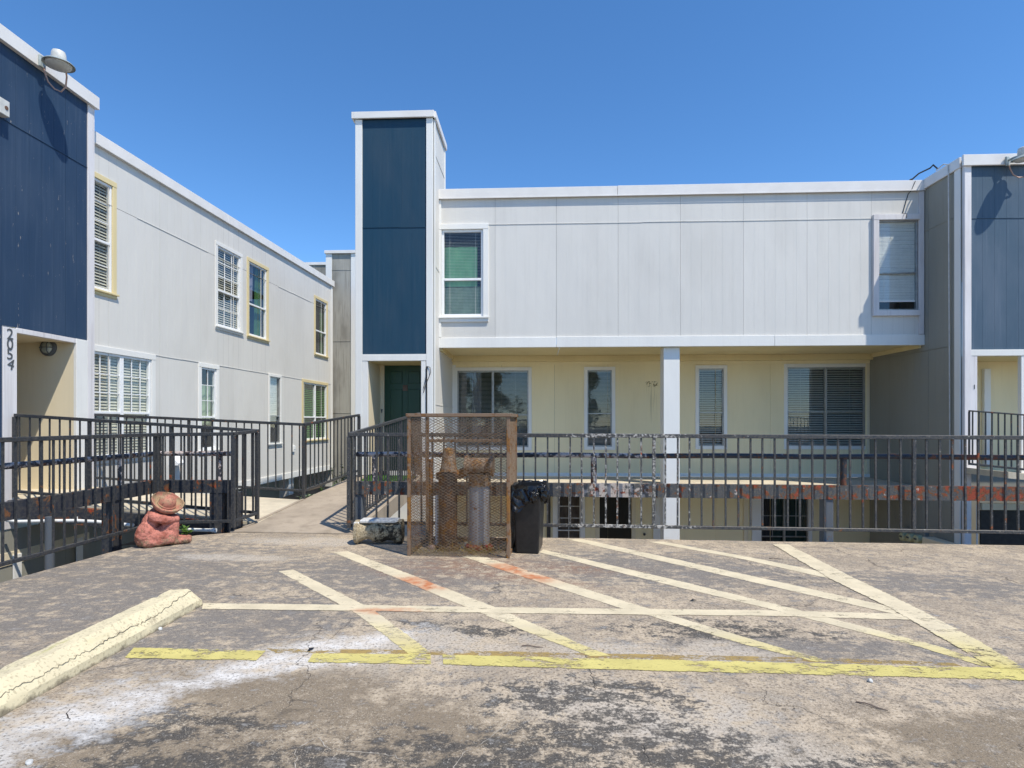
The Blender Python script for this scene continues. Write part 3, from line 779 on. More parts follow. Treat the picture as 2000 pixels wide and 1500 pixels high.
# lower storey front
l1 = wrect(BW, 1088, 1134, 955, 1090); l2 = wrect(BW, 1171, 1233, 955, 1100); l3 = wrect(BW, 1486, 1578, 955, 1090)
zl0, zl1 = -2.95, floorz - 0.16
def low(r, z0): return (r[0], r[1], z0, -0.30)
l1 = low(l1, -2.0); l2 = low(l2, -2.94); l3 = low(l3, -2.2); l4 = (BW.s(1459), BW.s(1466), -2.9, -0.3)
siding(main, BW.M, 0, BW.len, zl0, zl1, [hole(*l1), hole(*l2), hole(*l3)], 'siding_yellow', groove=0.1015, start=BW.s(1083) - 1.22)
window(main, BW.M, *l1, trim=0.10, cols=1, meet=0.5, grid=(2, 3), lowgrid=(2, 3), smat='trim_white', curtain=[(0.0, 1.0, 0.0, 1.0, 'curtain_brown', 0)], sashw=0.02)
window(main, BW.M, *l3, trim=0.08, cols=2, meet=0.5, grid=(2, 2), smat='aluminium', curtain=[(0.0, 0.3, 0, 1, 'curtain_dark', 0), (0.3, 1.0, 0.0, 1.0, 'curtain_teal', 0)], sashw=0.02)
dr = part(MB().box(l2[0], l2[1], -0.006, 0.03, l2[2], l2[3]), 'door', 'door_dark', main, BW.M, 0.003)
mb = MB(); mb.box(l2[0] - 0.1, l2[0] - 0.002, -0.03, 0.0, zl0, l2[3] + 0.1).box(l2[1] + 0.002, l2[1] + 0.09, -0.03, 0, zl0, l2[3] + 0.1)
part(mb, 'door_frame', 'siding_cream', dr, BW.M, 0.002)
for u0, u1, m in ((1275, 1293, 'trim_white'), (1068, 1075, 'sheathing'), (1451, 1459, 'siding_cream'), (1467, 1485, 'trim_white')):
    part(MB().box(BW.s(u0), BW.s(u1), -0.06, -0.018, zl0, zl1), 'pilaster', m, main, BW.M, 0.003)
part(MB().lathe([(0.03, 0), (0.03, 0.03)], 10), 'vent_stub', 'sheathing', main, BW.M @ Matrix.Translation((BW.s(1258), -0.02, BW.z(1258, 1043))) @ Matrix.Rotation(R(90), 4, 'X'))
# water stain where something leaked down the porch wall is part of the paint
def stainmat():
    t = NT('leak_stain'); o = t.obj()
    x = t.n('SeparateXYZ', 0, i0=o); z = t.n('SeparateXYZ', 2, i0=o)
    nz = t.noise(o, 16, 5, 0.7); st = t.noise(t.scaled(o, (38, 1, 0.6)), 1.0, 2)
    head = t.math('MULTIPLY', t.ramp(nz, 0.50, 0.58), t.ramp(z, -0.14, -0.08))
    run = t.math('MULTIPLY', t.ramp(st, 0.60, 0.66), t.ramp(z, -1.0, -0.1, 0.0, 0.55))
    m = t.math('MULTIPLY', t.math('MAXIMUM', head, run), t.math('MULTIPLY', t.ramp(x, 0.0, 0.05), t.ramp(x, 0.27, 0.31, 1.0, 0.0)))
    t.out((0.22, 0.15, 0.045), 0.7, alpha=m)
stainmat()
mb = MB(); mb.quad((0, 0, -1.1), (0.31, 0, -1.1), (0.31, 0, 0), (0, 0, 0))
ss, sz_ = BW.px(1259, 745)
part(mb, 'leak_stain', 'leak_stain', main, BW.M @ Matrix.Translation((ss, -0.0195, sz_)), recalc=False)

# ================================================================== ENTRANCE TOWER
YT = 10.80
TW = Wall(onY(695, 800, YT).x, YT, onY(846, 800, YT).x, YT)
XT0, XT1 = TW.o.x, TW.o.x + TW.len
tower = thing('entrance_tower', 'tall narrow navy blue tower with white corner boards over a green front door', 'tower', (XT0 + 0.7, YT, rz(YT)))
tz = TW.z(770, 221)
tdeep = 1.30
dz0 = rz(YT) + 0.01
ox0, ox1 = TW.s(719), TW.s(823)
hz = TW.z(770, 705)
pz0 = TW.z(770, 692)
cb = TW.s(708.5)
tf_seam = TW.z(770, 445)
siding(tower, TW.M, cb, TW.s(833), pz0, tz - 0.13, [], 'siding_navy', zs=(tf_seam,), groove=0.19, gw=0.009)
part(MB().box(0, cb - 0.001, -0.04, 0.02, dz0, tz - 0.13), 'corner_board', 'trim_white', tower, TW.M, 0.004)
part(MB().box(TW.s(833) + 0.001, TW.len, -0.04, 0.02, dz0, tz - 0.13), 'corner_board', 'trim_white', tower, TW.M, 0.004)
part(MB().box(cb, TW.s(833), -0.036, 0.05, hz, pz0 - 0.002), 'door_header', 'trim_white', tower, TW.M, 0.004)
part(MB().box(cb, ox0, -0.03, 0.05, dz0, hz - 0.002), 'jamb_board', 'trim_white', tower, TW.M, 0.004)
part(MB().box(ox1, TW.s(832), -0.03, 0.05, dz0, hz - 0.002), 'jamb_board', 'trim_white', tower, TW.M, 0.004)
# cap fascia
mb = MB(); mb.box(XT0 - 0.02, XT1 + 0.03, YT - 0.085, YT - 0.041, tz - 0.125, tz); part(mb, 'fascia', 'fascia_metal', tower, bevel=0.004)
mb = MB(); mb.box(XT1 + 0.021, XT1 + 0.06, YT - 0.04, YT + tdeep, tz - 0.125, tz); part(mb, 'fascia', 'fascia_metal', tower, bevel=0.004)
mb = MB(); mb.box(XT0 - 0.06, XT0 - 0.021, YT - 0.085, YT + tdeep, tz - 0.125, tz); part(mb, 'fascia', 'fascia_metal', tower, bevel=0.004)
mb = MB(); mb.box(XT0 - 0.02, XT1 + 0.02, YT - 0.04, YT + tdeep, tz - 0.06, tz - 0.03); part(mb, 'roof', 'roofing', tower)
# right side wall (facing the sun), above the long roof and beside the porch
SW = Wall(XT1, YB, XT1, YT)
SWr = Wall(XT1, YT, XT1, YB)         # faces +X: runs away from viewer
siding(tower, SWr.M, 0.02, tdeep, ROOF - 0.02, tz - 0.13, [], 'siding_grey', zs=(tz - 0.75,))
siding(tower, SWr.M, 0.02, YF - YT + 0.0, zsof - 0.05, ROOF - 0.021, [], 'siding_grey', zs=(4.35,))
siding(tower, SWr.M, 0.02, YB - YT, -2.95, zsof - 0.051, [], 'siding_grey', zs=(SWr.z(860, 792),), pw=1.22)
part(MB().box(tdeep - 0.12, tdeep, -0.03, -0.017, ROOF, tz - 0.14), 'corner_board', 'trim_white', tower, SWr.M, 0.003)
part(MB().box(0.0, 0.12, -0.03, -0.0165, dz0, tz - 0.14), 'corner_board', 'trim_white', tower, SWr.M, 0.003)
SWl = Wall(XT0, YB, XT0, YT)         # faces -X
siding(tower, SWl.M, 0, YB - YT - 0.02, -2.95, tz - 0.13, [], 'siding_grey')
mb = MB(); mb.box(XT0, XT1, YT + tdeep - 0.02, YT + tdeep, ROOF - 0.3, tz - 0.1); part(mb, 'wall', 'siding_grey', tower)
# door recess
rd = 0.92
mb = MB()
mb.box(ox0 - 0.03, ox0 - 0.001, 0.051, rd, dz0, hz); mb2 = MB().box(ox1 + 0.001, ox1 + 0.03, 0.051, rd, dz0, hz)
part(mb, 'recess_wall', 'siding_cream', tower, TW.M); part(mb2, 'recess_wall', 'siding_cream', tower, TW.M)
part(MB().box(ox0 - 0.03, ox1 + 0.03, 0.051, rd + 0.1, hz, hz + 0.03), 'recess_ceiling', 'soffit_yellow', tower, TW.M)
part(MB().box(ox0, ox1, rd + 0.04, rd + 0.06, dz0, hz), 'recess_wall', 'siding_cream', tower, TW.M)
dd = onY(752, 714, YT + rd)
d0 = dd.x - XT0; dh = dd.z; d1 = d0 + 0.86
door = part(MB().box(d0, d1, rd - 0.03, rd + 0.039, dz0 + 0.02, dh), 'door', 'door_green', tower, TW.M, 0.004)
pw2 = (d1 - d0 - 0.36) / 2
for c in range(2):
    a = d0 + 0.12 + c * (pw2 + 0.12)
    for (za, zb) in ((0.12, 0.72), (0.92, 1.62), (1.74, 1.98)):
        f_ = (dh - dz0) / 2.1
        mb = MB()
        zA, zB = dz0 + za * f_, dz0 + zb * f_
        mb.box(a, a + pw2, rd - 0.046, rd - 0.0305, zA, zB)
        dp_ = part(mb, 'door_panel', 'door_green', door, TW.M, 0.014)
part(MB().lathe([(0.028, 0), (0.028, 0.02), (0.012, 0.03), (0.03, 0.05), (0.025, 0.075)], 12), 'knob', 'brass', door, TW.M @ Matrix.Translation((d0 + 0.07, rd - 0.03, dz0 + 0.98)) @ Matrix.Rotation(R(90), 4, 'X'))
part(MB().box((d0 + d1) / 2 - 0.05, (d0 + d1) / 2 + 0.05, rd - 0.04, rd - 0.0305, dz0 + 1.66, dz0 + 1.78), 'notice', 'curtain_brown', door, TW.M)
mb = MB(); mb.box(d0 - 0.09, d0 - 0.002, rd - 0.06, rd + 0.039, dz0, dh + 0.09).box(d0, ox1, rd - 0.06, rd + 0.038, dh + 0.002, dh + 0.09)
part(mb, 'door_frame', 'siding_cream', tower, TW.M, 0.003)
part(MB().tube([(d0 - 0.05, rd - 0.07, dz0 + 1.28), (d0 - 0.05, rd - 0.07, dz0 + 1.20)], [0.02, 0.006]), 'door_viewer', 'ink_grey', tower, TW.M)
mb = MB()
cx_, cz_ = TW.px(838, 716)
mb.tube([(cx_ - 0.02, -0.045, cz_), (cx_ + 0.03, -0.06, cz_ - 0.02), (cx_ + 0.04, -0.06, cz_ - 0.12), (cx_, -0.05, cz_ - 0.22), (cx_ - 0.06, -0.05, cz_ - 0.36), (cx_ - 0.10, -0.04, cz_ - 0.5)], 0.006, 6)
mb.tube([(cx_ - 0.02, -0.045, cz_), (cx_ - 0.03, -0.06, cz_ - 0.12), (cx_ - 0.06, -0.055, cz_ - 0.28), (cx_ - 0.10, -0.04, cz_ - 0.42)], 0.005, 6)
mb.tube([(cx_ - 0.035, -0.048, cz_), (cx_ - 0.035, -0.048, dz0)], 0.010, 6)
tag(put('loose_cable', mb.mesh('loose_cable', 'cable_black'), None, TW.M), 'loose black cable looped on the white post right of the green door', 'cable')

# ================================================================== RIGHT WING
XW = XR + 0.02
YW = 10.40
right = thing('right_wing', 'blue and olive-grey building wing with a shaded side wall, at the frame edge', 'building', (9, 11, -2.95))
RS = Wall(XW, YB + 0.5, XW, YW)                                   # side wall, faces -X
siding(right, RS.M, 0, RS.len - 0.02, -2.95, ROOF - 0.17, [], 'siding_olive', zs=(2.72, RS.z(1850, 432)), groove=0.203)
RF = Wall(XW, YW, XW + 7, YW)
nz0 = RF.z(1950, 683); ntop = RF.z(1950, 322)
n0 = RF.s(1894)
siding(right, RF.M, n0, 7, nz0, ROOF - 0.13, [], 'siding_navy_faded', zs=(RF.z(1950, 427),), groove=0.203)
part(MB().box(0.0, n0 - 0.002, -0.045, 0.02, -2.95, ROOF - 0.13), 'corner_board', 'trim_white_dirty', right, RF.M, 0.004)
part(MB().box(RS.len - 0.16, RS.len - 0.021, -0.035, -0.0165, -2.95, ROOF - 0.17), 'corner_board', 'trim_white', right, RS.M, 0.004)
part(MB().box(-0.05, 7, -0.09, -0.046, ROOF - 0.17, ROOF + 0.02), 'fascia', 'fascia_metal', right, RF.M, 0.004)
part(MB().box(0.02, RS.len - 0.0, -0.06, -0.018, ROOF - 0.17, ROOF + 0.015), 'fascia', 'fascia_metal', right, RS.M, 0.004)
mb = MB(); mb.box(XW - 0.01, XW + 7, YW - 0.04, YB + 6, ROOF - 0.1, ROOF - 0.04); part(mb, 'roof', 'roofing', right)
part(MB().box(n0 - 0.05, 7, -0.04, 0.05, nz0 - 0.11, nz0 - 0.002), 'door_header', 'trim_white', right, RF.M, 0.004)
e0 = RF.s(1906)
part(MB().box(n0 - 0.001, e0, -0.035, 0.05, 0.52, nz0 - 0.112), 'jamb_board', 'trim_white_dirty', right, RF.M, 0.004)
part(MB().box(e0, 7, 1.0, 1.05, -0.2, nz0 - 0.11), 'recess_wall', 'siding_yellow', right, RF.M)
part(MB().box(e0 - 0.03, e0 - 0.001, 0.051, 1.0, 0.5, nz0 - 0.112), 'recess_wall', 'siding_cream', right, RF.M)
part(MB().box(e0, 7, 0.051, 1.05, nz0 - 0.112, nz0 - 0.08), 'recess_ceiling', 'soffit_yellow', right, RF.M)
dx = onY(1918, 800, YW + 0.99).x - XW
part(MB().box(dx, dx + 0.12, 0.93, 0.999, 0.5, nz0 - 0.25), 'door_frame', 'trim_white', right, RF.M, 0.003)
part(MB().box(onY(1992, 800, YW).x - XW, onY(1992, 800, YW).x - XW + 0.16, -0.03, 0.05, 0.4, nz0 - 0.112), 'jamb_board', 'trim_white', right, RF.M, 0.003)
part(MB().box(n0, 7, 0.9, 0.95, -2.95, 0.4), 'wall', 'siding_olive', right, RF.M)
part(MB().box(RF.s(1917), 7, -0.02, 0.06, RF.z(1960, 996), RF.z(1960, 983)), 'lintel', 'siding_cream', right, RF.M, 0.003)
part(MB().box(RF.s(1917), 7, 0.02, 0.05, -2.9, RF.z(1960, 997)), 'garage_opening_shade', 'room_dark', right, RF.M, 0.003)  # dark panel stands in for the shade inside the open bay below the lintel
part(MB().tube([(RF.s(1903), -0.06, -2.9), (RF.s(1903), -0.06, RF.z(1903, 985))], 0.012, 8), 'conduit', 'pvc_white', right, RF.M)

# ================================================================== LEFT GREY WING
GW = Wall(-7.185, 7.6, -6.79, 18.56)
grey = thing('grey_wing', 'long pale grey two-storey wing receding behind the blue entrance, eight windows', 'building', (-8, 13, -2.95))
gseam1, gseam2 = GW.z(330, 457), GW.z(400, 710)
gb = GW.z(600, 916)
def gwin(u0, u1, ut, vt, vb):
    return (GW.s(u0), GW.s(u1), GW.z(ut, vb), GW.z(ut, vt))
g2 = gwin(423, 468, 427, 481, 637); g3 = gwin(484.5, 519.5, 486.5, 511, 655); g4 = gwin(614.8, 636.5, 616, 583, 691)
g1z = (GW.z(213, 572), GW.z(213, 362)); g1 = (GW.s(217) - 1.05, GW.s(217), g1z[0], g1z[1])
g5 = (GW.s(172), GW.s(293.5), GW.z(224, 892), GW.z(224, 692)); g6 = gwin(391, 421, 393, 717, 879); g7 = gwin(525.5, 545.5, 527, 735, 866); g8 = gwin(591, 637, 592, 746, 860)
gh = [g1, g2, g3, g4, g5, g6, g7, g8]
siding(grey, GW.M, 1.03, GW.len, gb, ROOF - 0.15, [hole(*g) for g in gh], 'siding_grey', zs=(gseam2, gseam1), groove=0.203, start=0.35)
part(MB().box(1.03, GW.len, -0.04, 0.02, gb - 0.16, gb - 0.002), 'band_board', 'trim_white', grey, GW.M, 0.003)
for a, b in ((1.03, 4.9), (4.905, GW.len + 0.05)):
    part(MB().box(a, b, -0.08, -0.018, ROOF - 0.19, ROOF), 'fascia', 'fascia_metal', grey, GW.M, 0.004)
part(MB().box(GW.len - 0.14, GW.len, -0.04, -0.017, gb, ROOF - 0.2), 'corner_board', 'trim_white', grey, GW.M, 0.004)
part(MB().box(1.03, GW.len, 0.002, 8, ROOF - 0.12, ROOF - 0.04), 'roof', 'roofing', grey, GW.M)
part(MB().box(0, GW.len, 1.4, 1.45, -2.95, gb - 0.15), 'wall', 'siding_olive', grey, GW.M)
part(MB().box(0, GW.len, 0.03, 1.45, gb - 0.17, gb - 0.15), 'soffit_board', 'siding_cream', grey, GW.M)
part(MB().box(GW.len - 0.02, GW.len, 0.0, 6, -2.95, ROOF - 0.1), 'wall', 'siding_grey', grey, GW.M)
sp = GW.s(572)
for q in (sp, sp - 3.2, sp + 3.0):
    part(MB().box(q - 0.14, q + 0.14, 0.05, 0.33, -2.95, gb - 0.17), 'column', 'trim_white', grey, GW.M, 0.004)
ty = dict(trim=0.085, tmat='trim_yellow')
window(grey, GW.M, *g1, grid=(3, 3), lowgrid=(3, 2), blind='blind_cream', tilt=58, sill=True, meet=0.45, **ty)
window(grey, GW.M, *g2, trim=0.08, grid=(3, 3), lowgrid=(3, 2), blind='blind_cream', tilt=58, sill=True, meet=0.45, label='white framed grid window with half turned blinds')
window(grey, GW.M, *g3, blind=None, curtain=[(0.0, 0.55, 0.5, 1.0, 'curtain_purple', 0.05), (0.6, 1.0, 0.0, 1.0, 'curtain_leaf', 0.05)], meet=0.43, sill=True, label='yellow framed dark window with a hanging curtain', **ty)
window(grey, GW.M, *g4, curtain=[(0.75, 1.0, 0.0, 1.0, 'curtain_leaf', 0), (0.35, 0.7, 0, 1, 'curtain_dark', 0)], meet=0.43, sill=True, **ty)
window(grey, GW.M, *g5, trim=0.10, cols=2, grid=(3, 3), lowgrid=None, blind='blind_cream', tilt=66, pitch=0.05, sill=True, meet=0.43, label='double white grid window with closed blinds')
window(grey, GW.M, *g6, trim=0.09, grid=(2, 3), blind=None, curtain=[(0.0, 1.0, 0.3, 0.80, 'curtain_sage', 0)], sill=True, meet=0.40)
window(grey, GW.M, *g7, trim=0.07, smat='aluminium', blind='blind_white', pitch=0.03, bslat=0.03, tilt=65, blind_to=0.33, sill=True, meet=0.41, sashw=0.025, label='narrow window with bent broken blinds')
window(grey, GW.M, *g8, cols=2, blind='blind_green', pitch=0.055, tilt=35, sill=True, meet=0.40, **ty)
# dryer hood and outlet box on the wall
hs, hzz = GW.px(336, 898)
mb = MB(); mb.v = [(-0.12, -0.02, 0.12), (0.12, -0.02, 0.12), (0.12, -0.02, -0.10), (-0.12, -0.02, -0.10), (-0.10, -0.20, -0.06), (0.10, -0.20, -0.06), (0.10, -0.19, -0.10), (-0.10, -0.19, -0.10)]
mb.f = [(0, 1, 5, 4), (4, 5, 6, 7), (0, 4, 7, 3), (1, 2, 6, 5)]
tag(put('vent_hood', mb.mesh('vent_hood', 'vinyl_white'), None, GW.M @ Matrix.Translation((hs, 0, hzz))), 'small white sloped vent hood low on the pale grey wall behind the railing', 'vent')
hs, hzz = GW.px(571, 876)
mb = MB(); mb.box(-0.06, 0.06, -0.06, -0.018, -0.09, 0.09); mb.box(-0.05, 0.05, -0.07, -0.0605, -0.03, 0.07)
tag(put('outlet_box', mb.mesh('outlet_box', 'vinyl_white', 0.004), None, GW.M @ Matrix.Translation((hs, 0, hzz))), 'small white outlet box between the narrow window and the green blinds', 'outlet box')

# ================================================================== LEFT BLUE ENTRANCE BLOCK
NW = Wall(-6.865, 3.0, -6.95, 8.62)
navy = thing('navy_block', 'navy blue plywood entrance block with a recessed cream doorway numbered 2054', 'building', (-8, 6.5, -2.95))
btop = NW.z(178, 187)
bo0, bo1 = NW.s(29), NW.s(146)
bz1 = NW.z(146, 661)
bz0 = 0.35
bseam = NW.z(100, 288)
siding(navy, NW.M, 0, NW.len - 0.13, bz1, btop - 0.15, [], 'siding_navy_worn', zs=(bseam,), groove=0.203, start=0.2)
siding(navy, NW.M, 0, bo0 - 0.20, -0.05, bz1, [], 'siding_navy_worn', groove=0.203)
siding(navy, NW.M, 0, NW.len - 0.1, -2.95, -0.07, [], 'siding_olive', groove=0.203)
part(MB().box(NW.len - 0.128, NW.len, -0.03, 0.02, bz0 - 0.35, btop - 0.15), 'corner_board', 'trim_white_dirty', navy, NW.M, 0.003)
part(MB().box(bo0 - 0.198, bo0, -0.03, 0.0, bz0 - 0.4, bz1 - 0.02), 'number_board', 'trim_white_dirty', navy, NW.M, 0.003)
part(MB().box(bo1, NW.len - 0.13, -0.028, 0.02, bz0 - 0.35, bz1 - 0.002), 'jamb_board', 'trim_white', navy, NW.M, 0.003)
part(MB().box(bo0, bo1, -0.022, 0.06, bz1 - 0.07, bz1 - 0.003), 'door_header', 'trim_white_dirty', navy, NW.M, 0.003)
part(MB().box(0, NW.len + 0.04, -0.085, -0.018, btop - 0.19, btop), 'fascia', 'fascia_metal', navy, NW.M, 0.004)
part(MB().box(NW.len - 0.0, NW.len + 0.02, -0.017, 4, gb, btop - 0.15), 'wall', 'trim_white_dirty', navy, NW.M)
part(MB().box(0, NW.len, 0.003, 6, btop - 0.12, btop - 0.05), 'roof', 'roofing', navy, NW.M)
part(MB().box(bo0 - 0.02, bo0 - 0.001, 0.001, 1.15, bz0 - 0.02, bz1), 'recess_wall', 'siding_cream', navy, NW.M)
part(MB().box(bo1 + 0.001, bo1 + 0.02, 0.021, 1.15, bz0 - 0.02, bz1), 'recess_wall', 'siding_cream', navy, NW.M)
part(MB().box(bo0 - 0.02, bo1 + 0.02, 1.15, 1.18, bz0 - 0.02, bz1), 'recess_wall', 'siding_cream', navy, NW.M)
part(MB().box(bo0 - 0.02, bo1 + 0.02, 0.061, 1.15, bz1 - 0.06, bz1 - 0.02), 'recess_ceiling', 'siding_cream', navy, NW.M)
part(MB().box(bo0 - 0.02, bo1 + 0.3, -0.02, 1.15, bz0 - 0.12, bz0 - 0.01), 'threshold', 'walkway_concrete', navy, NW.M)
d2 = part(MB().box(bo0 + 0.06, bo1 - 0.16, 1.10, 1.148, bz0, bz1 - 0.2), 'door', 'curtain_brown', navy, NW.M, 0.004)
part(MB().box(bo1 - 0.16, bo1 - 0.07, 1.07, 1.149, bz0, bz1 - 0.12), 'door_frame', 'trim_white', d2, NW.M, 0.004)
part(MB().lathe([(0.03, 0), (0.03, 0.03), (0.02, 0.06)], 12), 'knob', 'brass', d2, NW.M @ Matrix.Translation((bo1 - 0.24, 1.10, bz0 + 0.95)) @ Matrix.Rotation(R(90), 4, 'X'))
# lower band and braces seen under the ramp
part(MB().box(0, NW.len - 0.1, -0.03, -0.017, NW.z(120, 1075), NW.z(120, 1052)), 'band_board', 'siding_cream', navy, NW.M, 0.003)
for q in (NW.s(150), NW.s(28)):
    part(MB().box(q - 0.06, q + 0.06, -0.05, -0.0305, -2.95, -0.4), 'pilaster', 'trim_white', navy, NW.M, 0.003)

def digits(txt, M, size, mat, name, ext=0.003):
    cu = bpy.data.curves.new(name, 'FONT'); cu.body = txt; cu.size = size; cu.align_x = 'CENTER'; cu.extrude = ext
    o = bpy.data.objects.new(name, cu); COL.objects.link(o)
    dg = bpy.context.evaluated_depsgraph_get(); dg.update()
    me = bpy.data.meshes.new_from_object(o.evaluated_get(dg)); bpy.data.objects.remove(o)
    me.materials.clear(); me.materials.append(MATS[mat])
    return me
RX = Matrix.Rotation(R(90), 4, 'X')
nums = thing('house_number', 'grey digits 2054 running down the white board beside the left doorway', 'house number', M=NW.M @ Matrix.Translation((bo0 - 0.1, -0.03, 1.9)))
for i, ch in enumerate('2054'):
    zz = NW.z(18, 663 + i * 19.5)
    put('digit', digits(ch, None, 0.20, 'ink_grey', 'digit'), nums, NW.M @ Matrix.Translation((bo0 - 0.105, -0.034, zz)) @ RX @ Matrix.Rotation(R((0, 0, 3, -12)[i]), 4, 'Z'))
n1 = tag(put('unit_number', digits('1', None, 0.11, 'ink_grey', 'unit_number'), None, RF.M @ Matrix.Translation((RF.s(1900), -0.039, RF.z(1900, 760))) @ RX), 'single small digit 1 on the white jamb of the right wing door', 'house number')

# ================================================================== FAR TOWER AND FAR ROOF
FT = Wall(onY(637, 700, 18.7).x, 18.7, onY(696, 700, 18.7).x + 0.25, 18.7)
ft = thing('far_tower', 'weathered bare grey plywood tower with white corner boards far behind the ramp', 'tower', (FT.o.x, 18.7, -2.95))
ftz = FT.z(666, 490)
siding(ft, FT.M, FT.s(649), FT.s(686), -2.95, ftz - 0.1, [], 'siding_weathered', zs=(FT.z(666, 667), FT.z(666, 807), FT.z(666, 528)), groove=0.15, gw=0.016)
part(MB().box(0, FT.s(649) - 0.002, -0.04, 0.02, -2.95, ftz - 0.1), 'corner_board', 'trim_white', ft, FT.M, 0.004)
part(MB().box(FT.s(686) + 0.002, FT.len, -0.04, 0.02, -2.95, ftz - 0.1), 'corner_board', 'trim_white', ft, FT.M, 0.004)
part(MB().box(-0.03, FT.len + 0.03, -0.09, 1.3, ftz - 0.1, ftz), 'fascia', 'fascia_metal', ft, FT.M, 0.004)
part(MB().box(0, FT.len, 0.021, 1.3, -2.95, ftz - 0.101), 'wall', 'siding_grey', ft, FT.M)
fb = onY(585, 513, 25)
fbld = thing('far_building', 'grey upper wall of a building just above the far roofline', 'building', (-9, 25, -2.95))
FB = Wall(-14, 25, -4, 25)
siding(fbld, FB.M, 0, 10, 3.0, fb.z - 0.12, [], 'siding_weathered')
part(MB().box(0, 10, -0.06, 3, fb.z - 0.12, fb.z), 'fascia', 'fascia_metal', fbld, FB.M)
part(MB().box(0, 10, 0.01, 3, -2.95, 3.0), 'wall', 'siding_grey', fbld, FB.M)

# ================================================================== RAILINGS
UNIT = {}
def unit_bar(w, mat):
    k = (w, mat)
    if k not in UNIT:
        UNIT[k] = MB().box(-w / 2, w / 2, -w / 2, w / 2, 0, 1).mesh('baluster', mat)
    return UNIT[k]
def railing(label, pts, mat, pitch=0.135, bw=0.021, posts=(), endposts=(True, True), pw=0.045, foot=0.0, phase=0.5, group='black steel railings', bottom=True, rail_h=0.042):
    """pts: (x, y, ztop, zbottom) corners.  Each bar is its own part."""
    r = thing('railing', label, 'railing', (pts[0][0], pts[0][1], pts[0][3]), group)
    rr = random.Random(len(label))
    for si, (a, b) in enumerate(zip(pts[:-1], pts[1:])):
        A, B = Vector(a[:2]), Vector(b[:2]); ln = (B - A).length; ang = math.atan2(B.y - A.y, B.x - A.x)
        part(MB().bar((a[0], a[1], a[2] - rail_h / 2), (b[0], b[1], b[2] - rail_h / 2), 0.045, rail_h), 'top_rail', mat, r, bevel=0.004)
        if bottom: part(MB().bar((a[0], a[1], a[3] + 0.018), (b[0], b[1], b[3] + 0.018), 0.038, 0.036), 'bottom_rail', mat, r, bevel=0.004)
        n = int(ln / pitch)
        for i in range(n):
            q = (i + phase) / n
            x, y = a[0] + (b[0] - a[0]) * q, a[1] + (b[1] - a[1]) * q
            z0 = a[3] + (b[3] - a[3]) * q + 0.03; z1 = a[2] + (b[2] - a[2]) * q - rail_h * 0.8
            w = bw
            if i in posts: w = 0.034
            M = Matrix.Translation((x + rr.uniform(-.004, .004), y, z0)) @ Matrix.Rotation(ang, 4, 'Z') @ Matrix.Rotation(rr.uniform(-.004, .004), 4, 'Y') @ Matrix.Diagonal((1, 1, z1 - z0, 1))
            put('post' if i in posts else 'baluster', unit_bar(w, mat), r, M)
    for k, p in enumerate(pts):
        if (k == 0 and not endposts[0]) or (k == len(pts) - 1 and not endposts[1]): continue
        part(MB().box(p[0] - pw / 2, p[0] + pw / 2, p[1] - pw / 2, p[1] + pw / 2, p[3] - foot, p[2] - rail_h - 0.001), 'post', mat, r, bevel=0.004)
    return r
def ry(x): return 6.80 - (x + 3.6) * 0.0345
railing('long black railing along the far deck edge, right of the wire cage', [(-2.26, ry(-2.26), 1.222, 0.13), (10.2, ry(10.2), 1.185, 0.12)], 'rail_worn', 0.1352, posts=(26, 47, 68), foot=0.05, rail_h=0.045, bw=0.019)
railing('black railing along the left deck edge, turning the corner behind the crouching statue', [(-4.64, 2.6, 1.215, 0.10), (-4.63, 6.76, 1.215, 0.10), (-3.70, 6.79, 1.225, 0.125), (-3.60, 7.18, 1.255, 0.16)], 'rail_black', 0.13, posts=(), foot=0.06, bw=0.0165)
railing('near railing of the side ramp leading to the doorway numbered 2054', [(-3.60, 7.21, 1.255, 0.16), (-6.87, 7.21, 1.46, 0.42)], 'rail_black', 0.135, posts=(8, 16), foot=0.06, endposts=(False, True), bw=0.0155)
railing('railing in front of the pale grey wing, bending up the entrance ramp', [(-6.98, 8.64, 1.485, 0.46), (-3.60, 8.64, 1.33, 0.27), (-3.36, 10.62, 1.50, 0.42)], 'rail_black', 0.125, posts=(12,), foot=0.11, bw=0.0155)
railing('railing up the right side of the entrance ramp, beside the wire cage', [(-2.26, 6.80, 1.222, 0.13), (-2.24, 10.70, 1.53, 0.40)], 'rail_black', 0.12, posts=(10, 20), foot=0.05, endposts=(True, True), bw=0.0155)
w0 = onY(1893, 801, 9.47); w1 = onY(2000, 809, 9.47)
slope = (w1.z - w0.z) / (w1.x - w0.x)
railing('dark railing on the sloping landing of the right wing', [(w0.x, 9.47, w0.z, 0.66), (w0.x + 4.0, 9.47, w0.z + slope * 4.0, 0.25)], 'rail_black', 0.10, bw=0.016, pw=0.025, foot=0.0, rail_h=0.022)

